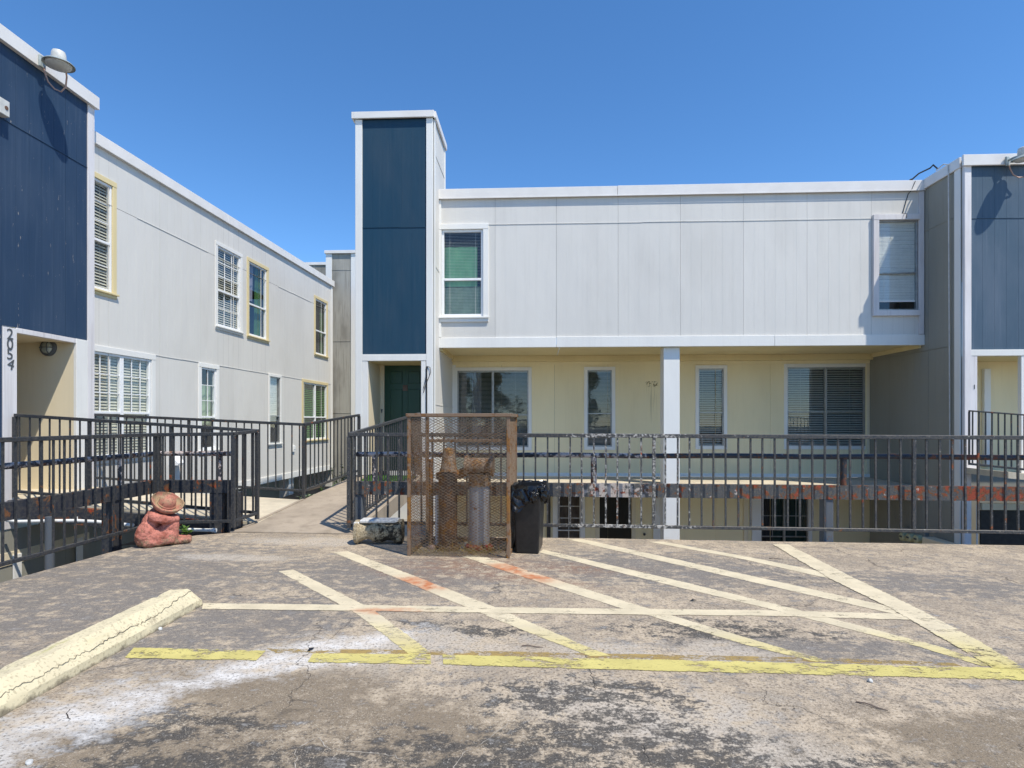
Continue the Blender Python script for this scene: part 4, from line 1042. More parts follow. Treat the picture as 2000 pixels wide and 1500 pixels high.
# ================================================================== CRASH BARRIERS (steel channel on posts with a pipe over it)
def channel(p, q, z0, z1, depth, parent, mat, name='beam', side=1):
    p, q = Vector(p), Vector(q); d = (q - p).normalized(); nrm = Vector((-d.y, d.x)) * side
    mb = MB(); t = 0.012
    def slab(o0, o1, za, zb):
        i = len(mb.v)
        for c in (p, q):
            for o in (o0, o1):
                for z in (za, zb): mb.v.append((c.x + nrm.x * o, c.y + nrm.y * o, z))
        mb.f += [(i, i+1, i+3, i+2), (i+4, i+6, i+7, i+5), (i, i+4, i+5, i+1), (i+2, i+3, i+7, i+6), (i+1, i+5, i+7, i+3), (i, i+2, i+6, i+4)]
    slab(0, t, z0, z1); slab(t, depth, z1 - t, z1 - 0.0005); slab(t, depth, z0 + 0.0005, z0 + t)
    return part(mb, name, mat, parent)
bar1 = thing('crash_barrier', 'rusty peeling steel channel and pipe barrier running behind the long railing', 'barrier', (2, 6.9, 0))
by0 = lambda x: ry(x) + 0.075
zb0, zb1 = 0.470, 0.628
channel((-2.20, by0(-2.2)), (10.2, by0(10.2)), zb0, zb1, 0.075, bar1, 'beam_peeling')
zp = 0.955
part(MB().tube([(-2.2 + i * 0.31, by0(-2.2 + i * 0.31) + 0.04, zp + 0.004 * math.sin(i)) for i in range(41)], 0.030, 12), 'pipe_rail', 'pipe_peeling', bar1)
for u in (1160, 1640, 727):
    x = onY(u, 900, 6.75).x
    part(MB().tube([(x, by0(x) + 0.04, zb1 - 0.005), (x, by0(x) + 0.04, zp - 0.02)], 0.036, 12), 'stub_post', 'pipe_peeling', bar1)
for u in (1610, 694):
    x = onY(u, 1000, 6.75).x
    mb = MB(); mb.box(x - 0.055, x + 0.055, by0(x) + 0.013, by0(x) + 0.123, -0.30, zb0 - 0.002)
    part(mb, 'post', 'post_grey', bar1, bevel=0.006)
    part(MB().box(x - 0.10, x + 0.10, by0(x) - 0.02, by0(x) + 0.2, -0.315, -0.3), 'base_plate', 'post_grey', bar1, bevel=0.003)
bar2 = thing('crash_barrier', 'dark steel barrier with orange rust patches along the left deck edge behind the statue', 'barrier', (-4.8, 5, 0), )
X2 = -4.715
channel((X2, 2.6), (X2, 6.90), zb0, zb1 + 0.005, 0.075, bar2, 'beam_navy')
channel((X2 + 0.08, 6.87), (-3.74, 6.89), zb0, zb1, 0.075, bar2, 'beam_navy')
pp = [(X2 - 0.03, 2.6 + i * 0.3, zp) for i in range(15)] + [(X2 + 0.0, 6.92, zp), (X2 + 0.07, 6.93, zp)] + [(X2 + 0.07 + i * 0.15, 6.93, zp) for i in range(1, 6)] + [(-3.80, 6.93, zp)]
part(MB().tube(pp, 0.030, 12), 'pipe_rail', 'pipe_peeling', bar2)
for (x, y) in ((X2 - 0.03, 6.30), (-3.96, 6.93), (X2 - 0.03, 4.2)):
    part(MB().tube([(x, y, zb1), (x, y, zp - 0.02)], 0.034, 12), 'stub_post', 'pipe_peeling', bar2)
for (x0, x1, y0, y1) in ((-4.06, -3.90, 6.89, 7.03), (-4.86, -4.73, 6.15, 6.30), (-3.885, -3.74, 6.965, 7.10)):
    part(MB().box(x0, x1, y0, y1, -0.6 if y0 < 6.5 else -0.12, zb0 - 0.001), 'post', 'beam_navy', bar2, bevel=0.006)
part(MB().box(-4.45, -3.70, 6.90, 7.08, -0.30, -0.12), 'sill_beam', 'beam_navy', bar2, bevel=0.006)

# steel pole and white drain pipes under the side ramp
p = onY(97, 1060, 6.9)
tag(put('steel_pole', MB().tube([(p.x, 6.9, -2.95), (p.x, 6.9, 0.16)], 0.05, 16).mesh('steel_pole', 'post_grey')), 'round blue-grey steel pole holding up the side ramp, left edge', 'pole')
pts = [onY(u, v, 6.98) for u, v in ((14, 1016), (36, 1019), (90, 1017.5), (150, 1017), (190, 1019), (228, 1023), (260, 1026))]
dp = thing('drain_pipe', 'white plastic drain pipe bowed along the side ramp edge behind the left railing', 'pipe', pts[0])
part(MB().tube(pts, 0.022, 12), 'pipe', 'pvc_white', dp)
part(MB().tube([pts[3] + Vector((0, 0, 0.01)), pts[3] + Vector((0, 0, 0.05))], 0.012, 8), 'strap', 'pvc_white', dp)
a, b = onY(345, 1033, 6.86), onY(420, 1036, 6.86)
dp2 = thing('drain_pipe', 'short white drain pipe lying at the slab edge right of the statue', 'pipe', a)
part(MB().tube([a - Vector((0.4, 0, 0)), b], 0.022, 12), 'pipe', 'pvc_white', dp2)
part(MB().tube([b - Vector((0.03, 0, 0)), b + Vector((0.012, 0, 0))], 0.029, 12), 'pipe_cap', 'pvc_white', dp2)

# ================================================================== WIRE CAGE
cg_a, cg_b = onZ(795, 1086), onZ(996, 1090)
cang = math.atan2(cg_b.y - cg_a.y, cg_b.x - cg_a.x) - R(1.0)
CM = Matrix.Translation(cg_a) @ Matrix.Rotation(cang, 4, 'Z')
cw_, cd_, ch_ = (cg_b - cg_a).length, 0.78, 1.435
cage = thing('wire_cage', 'rusty brown expanded metal cage standing on the deck in front of the railing', 'cage', M=CM)
T = 0.034
for (x, y) in ((0, 0), (cw_ - T, 0), (0, cd_ - T), (cw_ - T, cd_ - T)):
    part(MB().box(x, x + T, y, y + T, 0, ch_ - T), 'corner_post', 'cage_rust', cage, CM, 0.003)
for (x0, x1, y0, y1) in ((-0.012, cw_ + 0.012, -0.012, T), (-0.012, cw_ + 0.012, cd_ - T, cd_ + 0.012), (-0.012, T, T + 0.001, cd_ - T - 0.001), (cw_ - T, cw_ + 0.012, T + 0.001, cd_ - T - 0.001)):
    part(MB().box(x0, x1, y0, y1, ch_ - T + 0.001, ch_), 'top_bar', 'cage_rust', cage, CM, 0.003)
for (x0, x1, y0, y1, z) in ((T, cw_ - T, cd_ - T, cd_, 0.01), (0, T, T, cd_ - T, 0.01), (cw_ - T, cw_, T, cd_ - T, 0.01), (T, cw_ - T, cd_ - T + 0.002, cd_ - 0.002, 1.12)):
    part(MB().box(x0, x1, y0, y1, z, z + T), 'cross_bar', 'cage_rust', cage, CM, 0.003)
def expanded(w, h, pw=0.054, ph=0.029, st=0.0042, th=0.003):
    """expanded metal: zig-zag strands, thin and slightly twisted"""
    mb = MB(); nx = int(w / (pw / 2)); nz = int(h / ph)
    sx = w / nx; sz = h / nz
    for r in range(nz):
        for i in range(nx):
            for flip in (0, 1):                                  # two zig-zags in opposite phase make the diamonds
                sg = 1 if flip == 0 else -1; z0 = (r + flip) * sz
                a = (i * sx, z0 + sg * (sz / 2) * (i % 2)); b = ((i + 1) * sx, z0 + sg * (sz / 2) * ((i + 1) % 2))
                k = len(mb.v)
                hw = st / 2
                mb.v += [(a[0], 0, a[1] - hw), (b[0], 0, b[1] - hw), (b[0], -th * 0.4, b[1] + hw), (a[0], -th * 0.4, a[1] + hw),
                         (b[0], th, b[1] + hw * 1.0), (a[0], th, a[1] + hw * 1.0)]
                mb.f += [(k, k + 1, k + 2, k + 3), (k + 3, k + 2, k + 4, k + 5)]
    return mb
mf = expanded(cw_ - 2 * T, ch_ - T - 0.02).mesh('mesh_panel', 'mesh_rust', recalc=False)
ms = expanded(cd_ - 2 * T, ch_ - T - 0.02).mesh('mesh_panel', 'mesh_rust', recalc=False)
for me, mm in ((mf, Matrix.Translation((T, 0.010, 0.01))), (mf, Matrix.Translation((T, cd_ - 0.012, 0.01))),
               (ms, Matrix.Translation((0.012, cd_ - T, 0.01)) @ Matrix.Rotation(R(-90), 4, 'Z')), (ms, Matrix.Translation((cw_ - 0.012, T, 0.01)) @ Matrix.Rotation(R(90), 4, 'Z'))):
    o = put('mesh_panel', me, cage, CM @ mm); o['kind'] = 'stuff'
ml = expanded(cw_ - 2 * T, cd_ - 2 * T).mesh('mesh_panel', 'mesh_rust', recalc=False)
o = put('mesh_panel', ml, cage, CM @ Matrix.Translation((T, T, ch_ - 0.01)) @ Matrix.Rotation(R(-90), 4, 'X')); o['kind'] = 'stuff'

# pipework inside: two risers joined over the top
vm = CM @ Matrix.Translation((0.0, 0.36, 0.0))
valve = thing('backflow_valve', 'rusty and grey pipe risers with valve bodies inside the wire cage', 'pipework', M=vm)
part(MB().lathe([(0.13, 0), (0.13, 0.03), (0.10, 0.05), (0.10, 0.74), (0.125, 0.75), (0.125, 0.81), (0.10, 0.82)], 20), 'left_riser', 'pipe_dark', valve, vm @ Matrix.Translation((0.34, 0, 0)))
part(MB().lathe([(0.10, 0), (0.085, 0.05), (0.065, 0.2), (0.06, 0.24), (0.03, 0.25)], 18), 'valve_body', 'mesh_rust', valve, vm @ Matrix.Translation((0.35, 0.0, 0.825)))
part(MB().lathe([(0.11, 0.05), (0.108, 0.30), (0.106, 0.66), (0.10, 0.68)], 24), 'right_riser', 'pipe_grey', valve, vm @ Matrix.Translation((0.68, 0, 0)))
part(MB().lathe([(0.15, 0.0), (0.15, 0.028), (0.13, 0.045), (0.11, 0.05)], 24), 'base_flange', 'red_paint', valve, vm @ Matrix.Translation((0.68, 0, 0.02)))
part(MB().lathe([(0.125, 0), (0.125, 0.025), (0.12, 0.03), (0.12, 0.10), (0.125, 0.105), (0.125, 0.12)], 20), 'flange', 'mesh_rust', valve, vm @ Matrix.Translation((0.68, 0, 0.68)))
part(MB().tube([(0.53, 0, 0.885), (0.56, 0, 0.885), (0.561, 0, 0.885), (0.80, 0, 0.885), (0.801, 0, 0.885), (0.83, 0, 0.885)], [0.11, 0.11, 0.085, 0.085, 0.11, 0.11], 20), 'check_valve', 'mesh_rust', valve, vm)
part(MB().tube([(0.45, 0, 0.79), (0.55, 0, 0.83), (0.6, 0, 0.86)], 0.05, 14), 'cross_pipe', 'pipe_rust', valve, vm)
part(MB().tube([(0.15, 0.02, 0.0), (0.15, 0.02, 0.95)], 0.022, 12), 'drain_leg', 'pipe_rust', valve, vm)
part(MB().tube([(0.205, 0.06, 0.0), (0.205, 0.06, 0.56)], 0.018, 12), 'plastic_leg', 'pvc_white', valve, vm)
part(MB().lathe([(0.05, 0), (0.05, 0.02), (0.03, 0.04)], 12), 'foot_cap', 'copper_conduit', valve, vm @ Matrix.Translation((0.17, 0.0, 0.0)))
part(MB().box(0.53, 0.60, 0.12, 0.19, 0, 0.62), 'support_leg', 'siding_cream', valve, vm, 0.004)
part(MB().box(0.48, 0.60, 0.05, 0.2, 0.0, 0.025), 'foot_plate', 'trim_white_dirty', valve, vm, 0.004)
# dry grass caught inside the cage
mb = MB(); rr = random.Random(3)
for i in range(420):
    x = rr.choice((rr.gauss(0.72, 0.10), rr.uniform(0.05, 0.95))); y = rr.uniform(0.04, 0.30) if x > 0.5 else rr.uniform(0.03, 0.2); z = rr.uniform(0.003, 0.02)
    a = rr.uniform(0, math.tau); l = rr.uniform(0.05, 0.16); hh = rr.uniform(0.0, 0.06) if rr.random() < 0.7 else rr.uniform(0.05, 0.14)
    dx, dy = math.cos(a) * l, math.sin(a) * l * 0.35
    wv = 0.0025
    mb.quad((x, y, z), (x + wv, y + wv, z), (x + dx + wv, y + dy, z + hh), (x + dx, y + dy, z + hh))
o = put('dry_grass', mb.mesh('dry_grass', 'straw', recalc=False), None, CM); o['kind'] = 'stuff'; o['label'] = 'dry yellow grass caught in the bottom of the wire cage'; o['category'] = 'dry grass'

# ================================================================== TRASH BIN WITH BAG
bc = onZ(1029, 1083)
BM = Matrix.Translation((bc.x, bc.y, 0)) @ Matrix.Rotation(R(-6), 4, 'Z')
tbin = thing('trash_bin', 'slim black plastic trash bin lined with a black bag, right of the wire cage', 'trash bin', M=BM)
def frust(mb, w0, d0, z0, w1, d1, z1, yc=0.0):
    i = len(mb.v)
    for w, d, z in ((w0, d0, z0), (w1, d1, z1)):
        mb.v += [(-w / 2, yc - d / 2, z), (w / 2, yc - d / 2, z), (w / 2, yc + d / 2, z), (-w / 2, yc + d / 2, z)]
    mb.f += [(i, i+1, i+5, i+4), (i+1, i+2, i+6, i+5), (i+2, i+3, i+7, i+6), (i+3, i, i+4, i+7)]
    return i
mb = MB(); yc = 0.24
i0 = frust(mb, 0.235, 0.42, 0.0, 0.285, 0.50, 0.68, yc); mb.f.append((i0, i0 + 3, i0 + 2, i0 + 1))
i1 = frust(mb, 0.265, 0.48, 0.68, 0.225, 0.40, 0.03, yc); mb.f.append((i1 + 4, i1 + 5, i1 + 6, i1 + 7))
part(mb, 'bin_body', 'black_plastic', tbin, BM, 0.012)
mb = MB(); mb.box(-0.150, 0.150, yc - 0.257, yc - 0.249, 0.655, 0.685).box(-0.150, 0.150, yc + 0.249, yc + 0.257, 0.655, 0.685).box(-0.150, -0.144, yc - 0.249, yc + 0.249, 0.655, 0.685).box(0.144, 0.150, yc - 0.249, yc + 0.249, 0.655, 0.685)
part(mb, 'rim', 'black_plastic', tbin, BM, 0.002)
def bagmat():
    t = NT('bag_plastic'); p = t.obj()
    a = t.noise(p, 9, 3, 0.5, 0.8); v = t.n('TexVoronoi', 0, p_feature='DISTANCE_TO_EDGE', Vector=p, Scale=9.0)
    t.out((0.006, 0.006, 0.007), 0.24, t.bump(t.math('ADD', a, t.ramp(v, 0, 0.2)), 0.5, 0.02), spec=0.5)
bagmat()
mb = MB(); nseg = 72; rows = 9; rr = random.Random(11)
def perim(q):
    w, d = 0.305, 0.52; L_ = 2 * (w + d); s = q * L_
    if s < w: return (-w / 2 + s, yc - d / 2, 0, -1)
    s -= w
    if s < d: return (w / 2, yc - d / 2 + s, 1, 0)
    s -= d
    if s < w: return (w / 2 - s, yc + d / 2, 0, 1)
    s -= w
    return (-w / 2, yc + d / 2 - s, -1, 0)
for r in range(rows):
    for j in range(nseg):
        q = j / nseg; x, y, nx, ny = perim(q)
        drop = 0.16 + 0.05 * math.sin(q * 19 + 1) + 0.07 * math.exp(-((q - 0.03) / 0.05) ** 2) - 0.07 * math.exp(-((q - 0.17) / 0.05) ** 2)
        f_ = (r - 3) / (rows - 4)
        if r < 3: z = 0.60 + r * 0.035; off = -0.035 + r * 0.012
        else: z = 0.703 - f_ * drop; off = 0.006 + 0.02 * f_ + 0.012 * math.sin(q * 70) * f_
        nn = mnoise.noise(Vector((q * 22, r * 0.9, 3.1))); n2 = mnoise.noise(Vector((q * 47, r * 1.7, 9.1)))
        off += (0.018 * nn + 0.010 * n2) * (1 if r > 2 else 0.6)
        mb.v.append((x + nx * off, y + ny * off, z + 0.016 * n2 + 0.012 * nn))
for r in range(rows - 1):
    for j in range(nseg):
        a = r * nseg + j; b = r * nseg + (j + 1) % nseg
        mb.f.append((a, b, b + nseg, a + nseg))
mb.sm = True
bag = part(mb, 'bag', 'bag_plastic', tbin, BM, recalc=True)
# knot gathered at the corner
bmk = bmesh.new(); bmesh.ops.create_icosphere(bmk, subdivisions=4, radius=1.0)
for v in bmk.verts:
    nn = mnoise.noise(v.co * 2.3 + Vector((4, 1, 2))) * 0.35 + mnoise.noise(v.co * 6) * 0.14
    v.co = v.co * (1 + nn); v.co = Vector((v.co.x * 0.055, v.co.y * 0.05, v.co.z * 0.085))
for f_ in bmk.faces: f_.smooth = True
me = bpy.data.meshes.new('knot'); bmk.to_mesh(me); bmk.free(); me.materials.append(MATS['bag_plastic'])
put('knot', me, bag, BM @ Matrix.Translation((0.165, yc - 0.20, 0.625)) @ Matrix.Rotation(R(-15), 4, 'Y'))
put('knot', me, bag, BM @ Matrix.Translation((0.075, yc - 0.275, 0.60)) @ Matrix.Rotation(R(25), 4, 'Y') @ Matrix.Scale(0.85, 4))

# ================================================================== BROKEN CONCRETE CAPITAL LYING ON ITS SIDE
p = onZ(735, 1066)
FM = Matrix.Translation((p.x, p.y + 0.13, 0.0)) @ Matrix.Rotation(R(3), 4, 'Z')
frag = thing('concrete_fragment', 'broken moss-stained concrete baluster lying on its side, left of the wire cage', 'concrete block', M=FM)
prof = [(-0.265, 0.10), (-0.262, 0.128), (-0.225, 0.130), (-0.218, 0.118), (-0.19, 0.108), (-0.15, 0.094), (-0.10, 0.094), (-0.06, 0.112), (-0.03, 0.120), (-0.02, 0.112), (0.02, 0.112), (0.03, 0.118), (0.09, 0.102), (0.14, 0.106), (0.19, 0.125), (0.20, 0.13), (0.255, 0.132), (0.262, 0.10)]
mb = MB(); nn_ = 40
for (x, r0) in prof:
    for j in range(nn_):
        t_ = math.tau * j / nn_; r_ = r0 * (1 + 0.035 * mnoise.noise(Vector((x * 14, math.cos(t_) * 2, math.sin(t_) * 2))))
        # flat faces: it was square in plan with rounded corners
        sq = 1 / max(abs(math.cos(t_)), abs(math.sin(t_))); r2 = (r_ - 0.3 * (0.125 - r_)) * (0.7 + 0.3 * min(sq, 1.16))
        mb.v.append((x + 0.004 * mnoise.noise(Vector((t_, x * 9, 2))), r2 * math.cos(t_), 0.132 + r2 * math.sin(t_)))
for k in range(len(prof) - 1):
    for j in range(nn_):
        a = k * nn_ + j; b = k * nn_ + (j + 1) % nn_; mb.f.append((a, b, b + nn_, a + nn_))
mb.f.append(tuple(range(nn_))[::-1]); mb.f.append(tuple(len(prof) * nn_ - nn_ + j for j in range(nn_))); mb.sm = True
part(mb, 'shaft', 'fragment_stained', frag, FM)
plain('chalk_white', (0.66, 0.66, 0.64), 0.8, var=0.2, scale=30, bump=0.4)
part(MB().box(-0.205, 0.215, -0.075, 0.09, 0.235, 0.272), 'flat_face', 'chalk_white', frag, FM, 0.010)
part(MB().box(-0.272, -0.212, -0.085, 0.02, 0.20, 0.25), 'end_block', 'chalk_white', frag, FM, 0.012)

# ================================================================== WHEEL STOP
q0, q1 = onZ(396, 1182), onZ(0, 1402)
dirn = (q1 - q0).normalized()
ang = math.atan2(dirn.y, dirn.x)
WSM = Matrix.Translation(q0) @ Matrix.Rotation(ang, 4, 'Z')                       # local x runs towards the viewer, local -y to the left
def stopmat():
    t = NT('stop_paint'); p = t.pos(); o = t.obj()
    a = t.noise(p, 9, 7, 0.7); b = t.noise(p, 60, 4); st = t.noise(t.scaled(p, (7, 2, 2)), 2.0, 5)
    c = t.mix(t.ramp(t.noise(p, 2.5, 3), 0.4, 0.7), (0.70, 0.615, 0.41), (0.60, 0.53, 0.36))
    zz = t.n('SeparateXYZ', 2, i0=p)
    c = t.mix(t.math('MULTIPLY', t.ramp(st, 0.56, 0.68), t.math('MULTIPLY', t.ramp(zz, 0.10, 0.13), 0.55)), c, (0.36, 0.36, 0.10))
    c = t.mix(t.math('MULTIPLY', t.ramp(a, 0.61, 0.65), 0.6), c, (0.34, 0.29, 0.2))
    c = t.mix(t.math('MULTIPLY', t.ramp(b, 0.55, 0.62), 0.5), c, (0.30, 0.25, 0.16))
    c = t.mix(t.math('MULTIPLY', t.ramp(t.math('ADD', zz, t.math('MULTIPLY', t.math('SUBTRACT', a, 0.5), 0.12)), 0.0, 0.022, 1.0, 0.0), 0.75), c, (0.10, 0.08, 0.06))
    t.out(c, 0.8, t.bump(t.math('ADD', a, b), 0.35, 0.006), spec=0.25)
stopmat()
plain('crack_dark', (0.10, 0.085, 0.06), 0.95, var=0.3, scale=40)
stop = thing('wheel_stop', 'cream painted concrete wheel stop with a long crack, lower left of the deck', 'wheel stop', M=WSM)
secs = [(0.0, 0.001), (0.002, 0.050), (0.018, 0.072), (0.078, 0.128), (0.092, 0.137), (0.190, 0.138), (0.206, 0.130), (0.262, 0.06), (0.266, 0.001)]
mb = MB(); NL = 90; LN = 1.86; rr = random.Random(5)
for i in range(NL + 1):
    x = LN * i / NL
    sh = min(1.0, 0.80 + x * 4.0, 0.80 + (LN - x) * 4.0)
    for k, (y, z) in enumerate(secs):
        chip = 0.0
        nn = mnoise.noise(Vector((x * 9, k * 1.7, 0))) * 0.003 + mnoise.noise(Vector((x * 40, k * 3.1, 4))) * 0.0018
        if k in (5, 6): chip = max(0, mnoise.noise(Vector((x * 11, 7.7, k)))) * 0.026
        yy = 0.133 + (y - 0.133) * (0.95 + 0.05 * sh)
        mb.v.append((x + (0.02 * (z / 0.134) if i == 0 else 0), -(yy) + nn, max(0.0, z * sh - chip + nn)))
ns = len(secs)
for i in range(NL):
    for k in range(ns - 1):
        a = i * ns + k; mb.f.append((a, a + 1, a + 1 + ns, a + ns))
mb.f.append(tuple(range(ns))); mb.f.append(tuple(NL * ns + k for k in range(ns))[::-1]); mb.sm = True; mb.ang = 24
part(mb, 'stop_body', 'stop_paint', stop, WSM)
# the crack: a jagged dark furrow that follows the sloping face
def face_pt(x, q):
    a, b = secs[2], secs[3]
    y = a[0] + (b[0] - a[0]) * q; z = a[1] + (b[1] - a[1]) * q
    sh = min(1.0, 0.80 + x * 4.0); yy = 0.133 + (y - 0.133) * (0.95 + 0.05 * sh)
    return Vector((x, -yy, z * sh))
mb = MB(); rr = random.Random(21); prev = None; x = 0.03; q = 0.9
while x < 1.80:
    w = 0.0014 + 0.0020 * abs(mnoise.noise(Vector((x * 6, 3, 0))))
    c = face_pt(x, q) + Vector((0, 0.0028, 0.0028)); up = Vector((0, -0.74, 0.67)) * w
    cur = (c - up, c + up)
    if prev: mb.quad(prev[0], cur[0], cur[1], prev[1])
    prev = cur; x += rr.uniform(0.008, 0.022); q = min(1.0, max(0.05, 0.75 - 0.55 * min(1, x / 0.6) + 0.22 * mnoise.noise(Vector((x * 3.2, 1, 0))) + rr.uniform(-0.10, 0.10)))
part(mb, 'crack', 'crack_dark', stop, WSM)

# ================================================================== CROUCHING STATUE
def statuemat(name, base, wornc, wl):
    t = NT(name); p = t.pos(); o = t.obj()
    a = t.noise(p, 8, 6, 0.65); b = t.noise(p, 45, 5, 0.65)
    c = t.mix(t.ramp(a, 0.38, 0.66), base, tuple(0.72 * x for x in base))
    c = t.mix(t.ramp(t.noise(p, 6.5, 5, 0.7), wl, wl + 0.10), c, wornc)
    z = t.n('SeparateXYZ', 2, i0=p)
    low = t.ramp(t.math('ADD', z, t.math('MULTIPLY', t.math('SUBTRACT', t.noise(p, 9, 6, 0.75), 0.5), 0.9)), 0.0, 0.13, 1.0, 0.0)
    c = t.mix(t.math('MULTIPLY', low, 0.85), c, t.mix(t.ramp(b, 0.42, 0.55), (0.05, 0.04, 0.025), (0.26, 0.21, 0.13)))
    c = t.mix(t.math('MULTIPLY', t.ramp(b, 0.54, 0.62), 0.6), c, (0.12, 0.06, 0.045))
    t.out(c, 0.85, t.bump(t.math('ADD', a, b), 0.4, 0.008), spec=0.2)
statuemat('statue_pink', (0.56, 0.215, 0.165), (0.30, 0.095, 0.065), 0.52)
statuemat('statue_hat', (0.50, 0.215, 0.15), (0.35, 0.25, 0.15), 0.46)
sp_ = onZ(258, 1072)
STM = Matrix.Translation((sp_.x + 0.03, sp_.y + 0.0, 0.0)) @ Matrix.Rotation(R(31), 4, 'Z') @ Matrix.Scale(0.90, 4)
statue = thing('statue', 'pink terracotta statue of a crouching figure with a wide hat, by the left railing', 'statue', M=STM)
def caps(bm, a, b, ra, rb, n=10):
    a, b = Vector(a), Vector(b)
    for i in range(n + 1):
        q = i / n; c = a.lerp(b, q); r = ra + (rb - ra) * q
        bmesh.ops.create_icosphere(bm, subdivisions=2, radius=r, matrix=Matrix.Translation(c))
def ell(bm, c, s, rot=(0, 0, 0)):
    bmesh.ops.create_icosphere(bm, subdivisions=3, radius=1.0, matrix=Matrix.Translation(c) @ Matrix.Rotation(rot[1], 4, 'Y') @ Matrix.Rotation(rot[2], 4, 'Z') @ Matrix.Diagonal((*s, 1)))
bm = bmesh.new()
ell(bm, (0.115, 0.13, 0.115), (0.118, 0.145, 0.11))                # seat
ell(bm, (0.155, 0.13, 0.27), (0.10, 0.135, 0.16), (0, R(14), 0))   # back
caps(bm, (0.06, 0.13, 0.12), (0.19, 0.13, 0.37), 0.075, 0.085)
ell(bm, (0.215, 0.13, 0.385), (0.095, 0.14, 0.07), (0, R(10), 0))  # shoulders
for sy in (0.045, 0.215):
    s_ = -1 if sy < 0.1 else 1
    caps(bm, (0.14, sy, 0.10), (0.395, sy, 0.255), 0.085, 0.06)     # thigh to knee
    caps(bm, (0.395, sy, 0.25), (0.40, sy, 0.06), 0.058, 0.045)     # shin
    caps(bm, (0.37, sy, 0.045), (0.53, sy - 0.005, 0.045), 0.048, 0.036)   # foot
    caps(bm, (0.535, sy, 0.042), (0.56, sy, 0.042), 0.04, 0.030)
    caps(bm, (0.19, sy - s_ * -0.02, 0.375), (0.30, sy + s_ * 0.02, 0.31), 0.062, 0.055)  # upper arm
    caps(bm, (0.30, sy + s_ * 0.02, 0.315), (0.415, 0.13 + s_ * 0.05, 0.315), 0.052, 0.042)  # forearm over the knees
    for k in range(4):                                               # fingers folded over the other arm
        y_ = 0.13 + s_ * (0.035 - 0.020 * k)
        caps(bm, (0.415, y_, 0.325), (0.445, y_, 0.300), 0.0125, 0.011, 3)
    caps(bm, (0.405, 0.13 + s_ * 0.06, 0.345), (0.44, 0.13 + s_ * 0.045, 0.335), 0.012, 0.010, 3)
ell(bm, (0.305, 0.13, 0.445), (0.080, 0.075, 0.085), (0, R(25), 0))   # bowed head
ell(bm, (0.38, 0.13, 0.425), (0.022, 0.02, 0.026))                    # nose
caps(bm, (0.24, 0.13, 0.40), (0.29, 0.13, 0.44), 0.06, 0.06, 4)
caps(bm, (0.12, -0.005, 0.05), (0.36, 0.0, 0.07), 0.055, 0.05)        # poncho hem near side
ell(bm, (0.30, 0.13, 0.05), (0.20, 0.13, 0.05))
ell(bm, (0.11, 0.06, 0.16), (0.115, 0.10, 0.17), (0, R(18), 0))        # poncho over the near hip
ell(bm, (0.24, 0.01, 0.10), (0.17, 0.055, 0.105), (0, R(-16), 0))     # cloth falling off the near thigh
caps(bm, (0.185, -0.005, 0.365), (0.30, -0.045, 0.325), 0.060, 0.054) # near sleeve
caps(bm, (0.30, -0.045, 0.325), (0.42, 0.03, 0.315), 0.052, 0.040)
me = bpy.data.meshes.new('tmp'); bm.to_mesh(me); bm.free()
tmp = bpy.data.objects.new('tmp', me); COL.objects.link(tmp)
rm = tmp.modifiers.new('r', 'REMESH'); rm.mode = 'VOXEL'; rm.voxel_size = 0.0065
sm_ = tmp.modifiers.new('s', 'SMOOTH'); sm_.factor = 0.5; sm_.iterations = 5
dg = bpy.context.evaluated_depsgraph_get(); dg.update()
body = bpy.data.meshes.new_from_object(tmp.evaluated_get(dg)); bpy.data.objects.remove(tmp)
_nrm = [v.normal.copy() for v in body.vertices]
for v, vn in zip(body.vertices, _nrm):
    if v.co.z < 0.004: v.co.z = 0.0
    d_ = mnoise.noise(v.co * 22) * 0.005 + mnoise.noise(v.co * 55) * 0.0028 + (0.010 * max(0, mnoise.noise(Vector((v.co.x * 14 - v.co.z * 9, v.co.y * 6, v.co.z * 16 + v.co.x * 10)))) if v.co.z < 0.30 and v.co.x < 0.38 else 0)
    v.co += vn * d_
body.materials.clear(); body.materials.append(MATS['statue_pink'])
body.polygons.foreach_set('use_smooth', [True] * len(body.polygons))
put('body', body, statue, STM)
# sombrero: turned-up brim, low crown, tipped down over the face
mb = MB(); nseg = 56
prof = [(0.0, 0.118), (0.035, 0.112), (0.068, 0.098), (0.088, 0.068), (0.096, 0.03), (0.10, 0.006), (0.116, -0.002), (0.145, 0.006), (0.164, 0.028), (0.172, 0.050), (0.181, 0.050), (0.184, 0.032), (0.172, 0.000), (0.15, -0.022), (0.10, -0.026), (0.06, -0.02), (0.0, -0.02)]
for k, (r_, z_) in enumerate(prof):
    for j in range(nseg):
        t_ = math.tau * j / nseg
        nn = mnoise.noise(Vector((math.cos(t_) * 2, math.sin(t_) * 2, k * 0.35))) + 0.5 * mnoise.noise(Vector((math.cos(t_) * 6, math.sin(t_) * 6, k * 0.9)))
        dent = -0.016 * max(0, math.cos(2 * t_)) if k in (1, 2) else 0
        rr_ = max(r_, 0.0005) * (1 + 0.05 * nn * (1 if r_ > 0.1 else 0.6))
        mb.v.append((rr_ * math.cos(t_), rr_ * math.sin(t_), z_ + dent + 0.010 * nn * (r_ / 0.19) + (0.008 * math.cos(2 * t_) if r_ > 0.14 else 0)))
for k in range(len(prof) - 1):
    for j in range(nseg):
        a = k * nseg + j; b = k * nseg + (j + 1) % nseg; mb.f.append((a, b, b + nseg, a + nseg))
mb.sm = True
hat = part(mb, 'hat', 'statue_hat', statue, STM @ Matrix.Translation((0.315, 0.10, 0.495)) @ Matrix.Rotation(R(24), 4, 'Y') @ Matrix.Rotation(R(30), 4, 'X'))
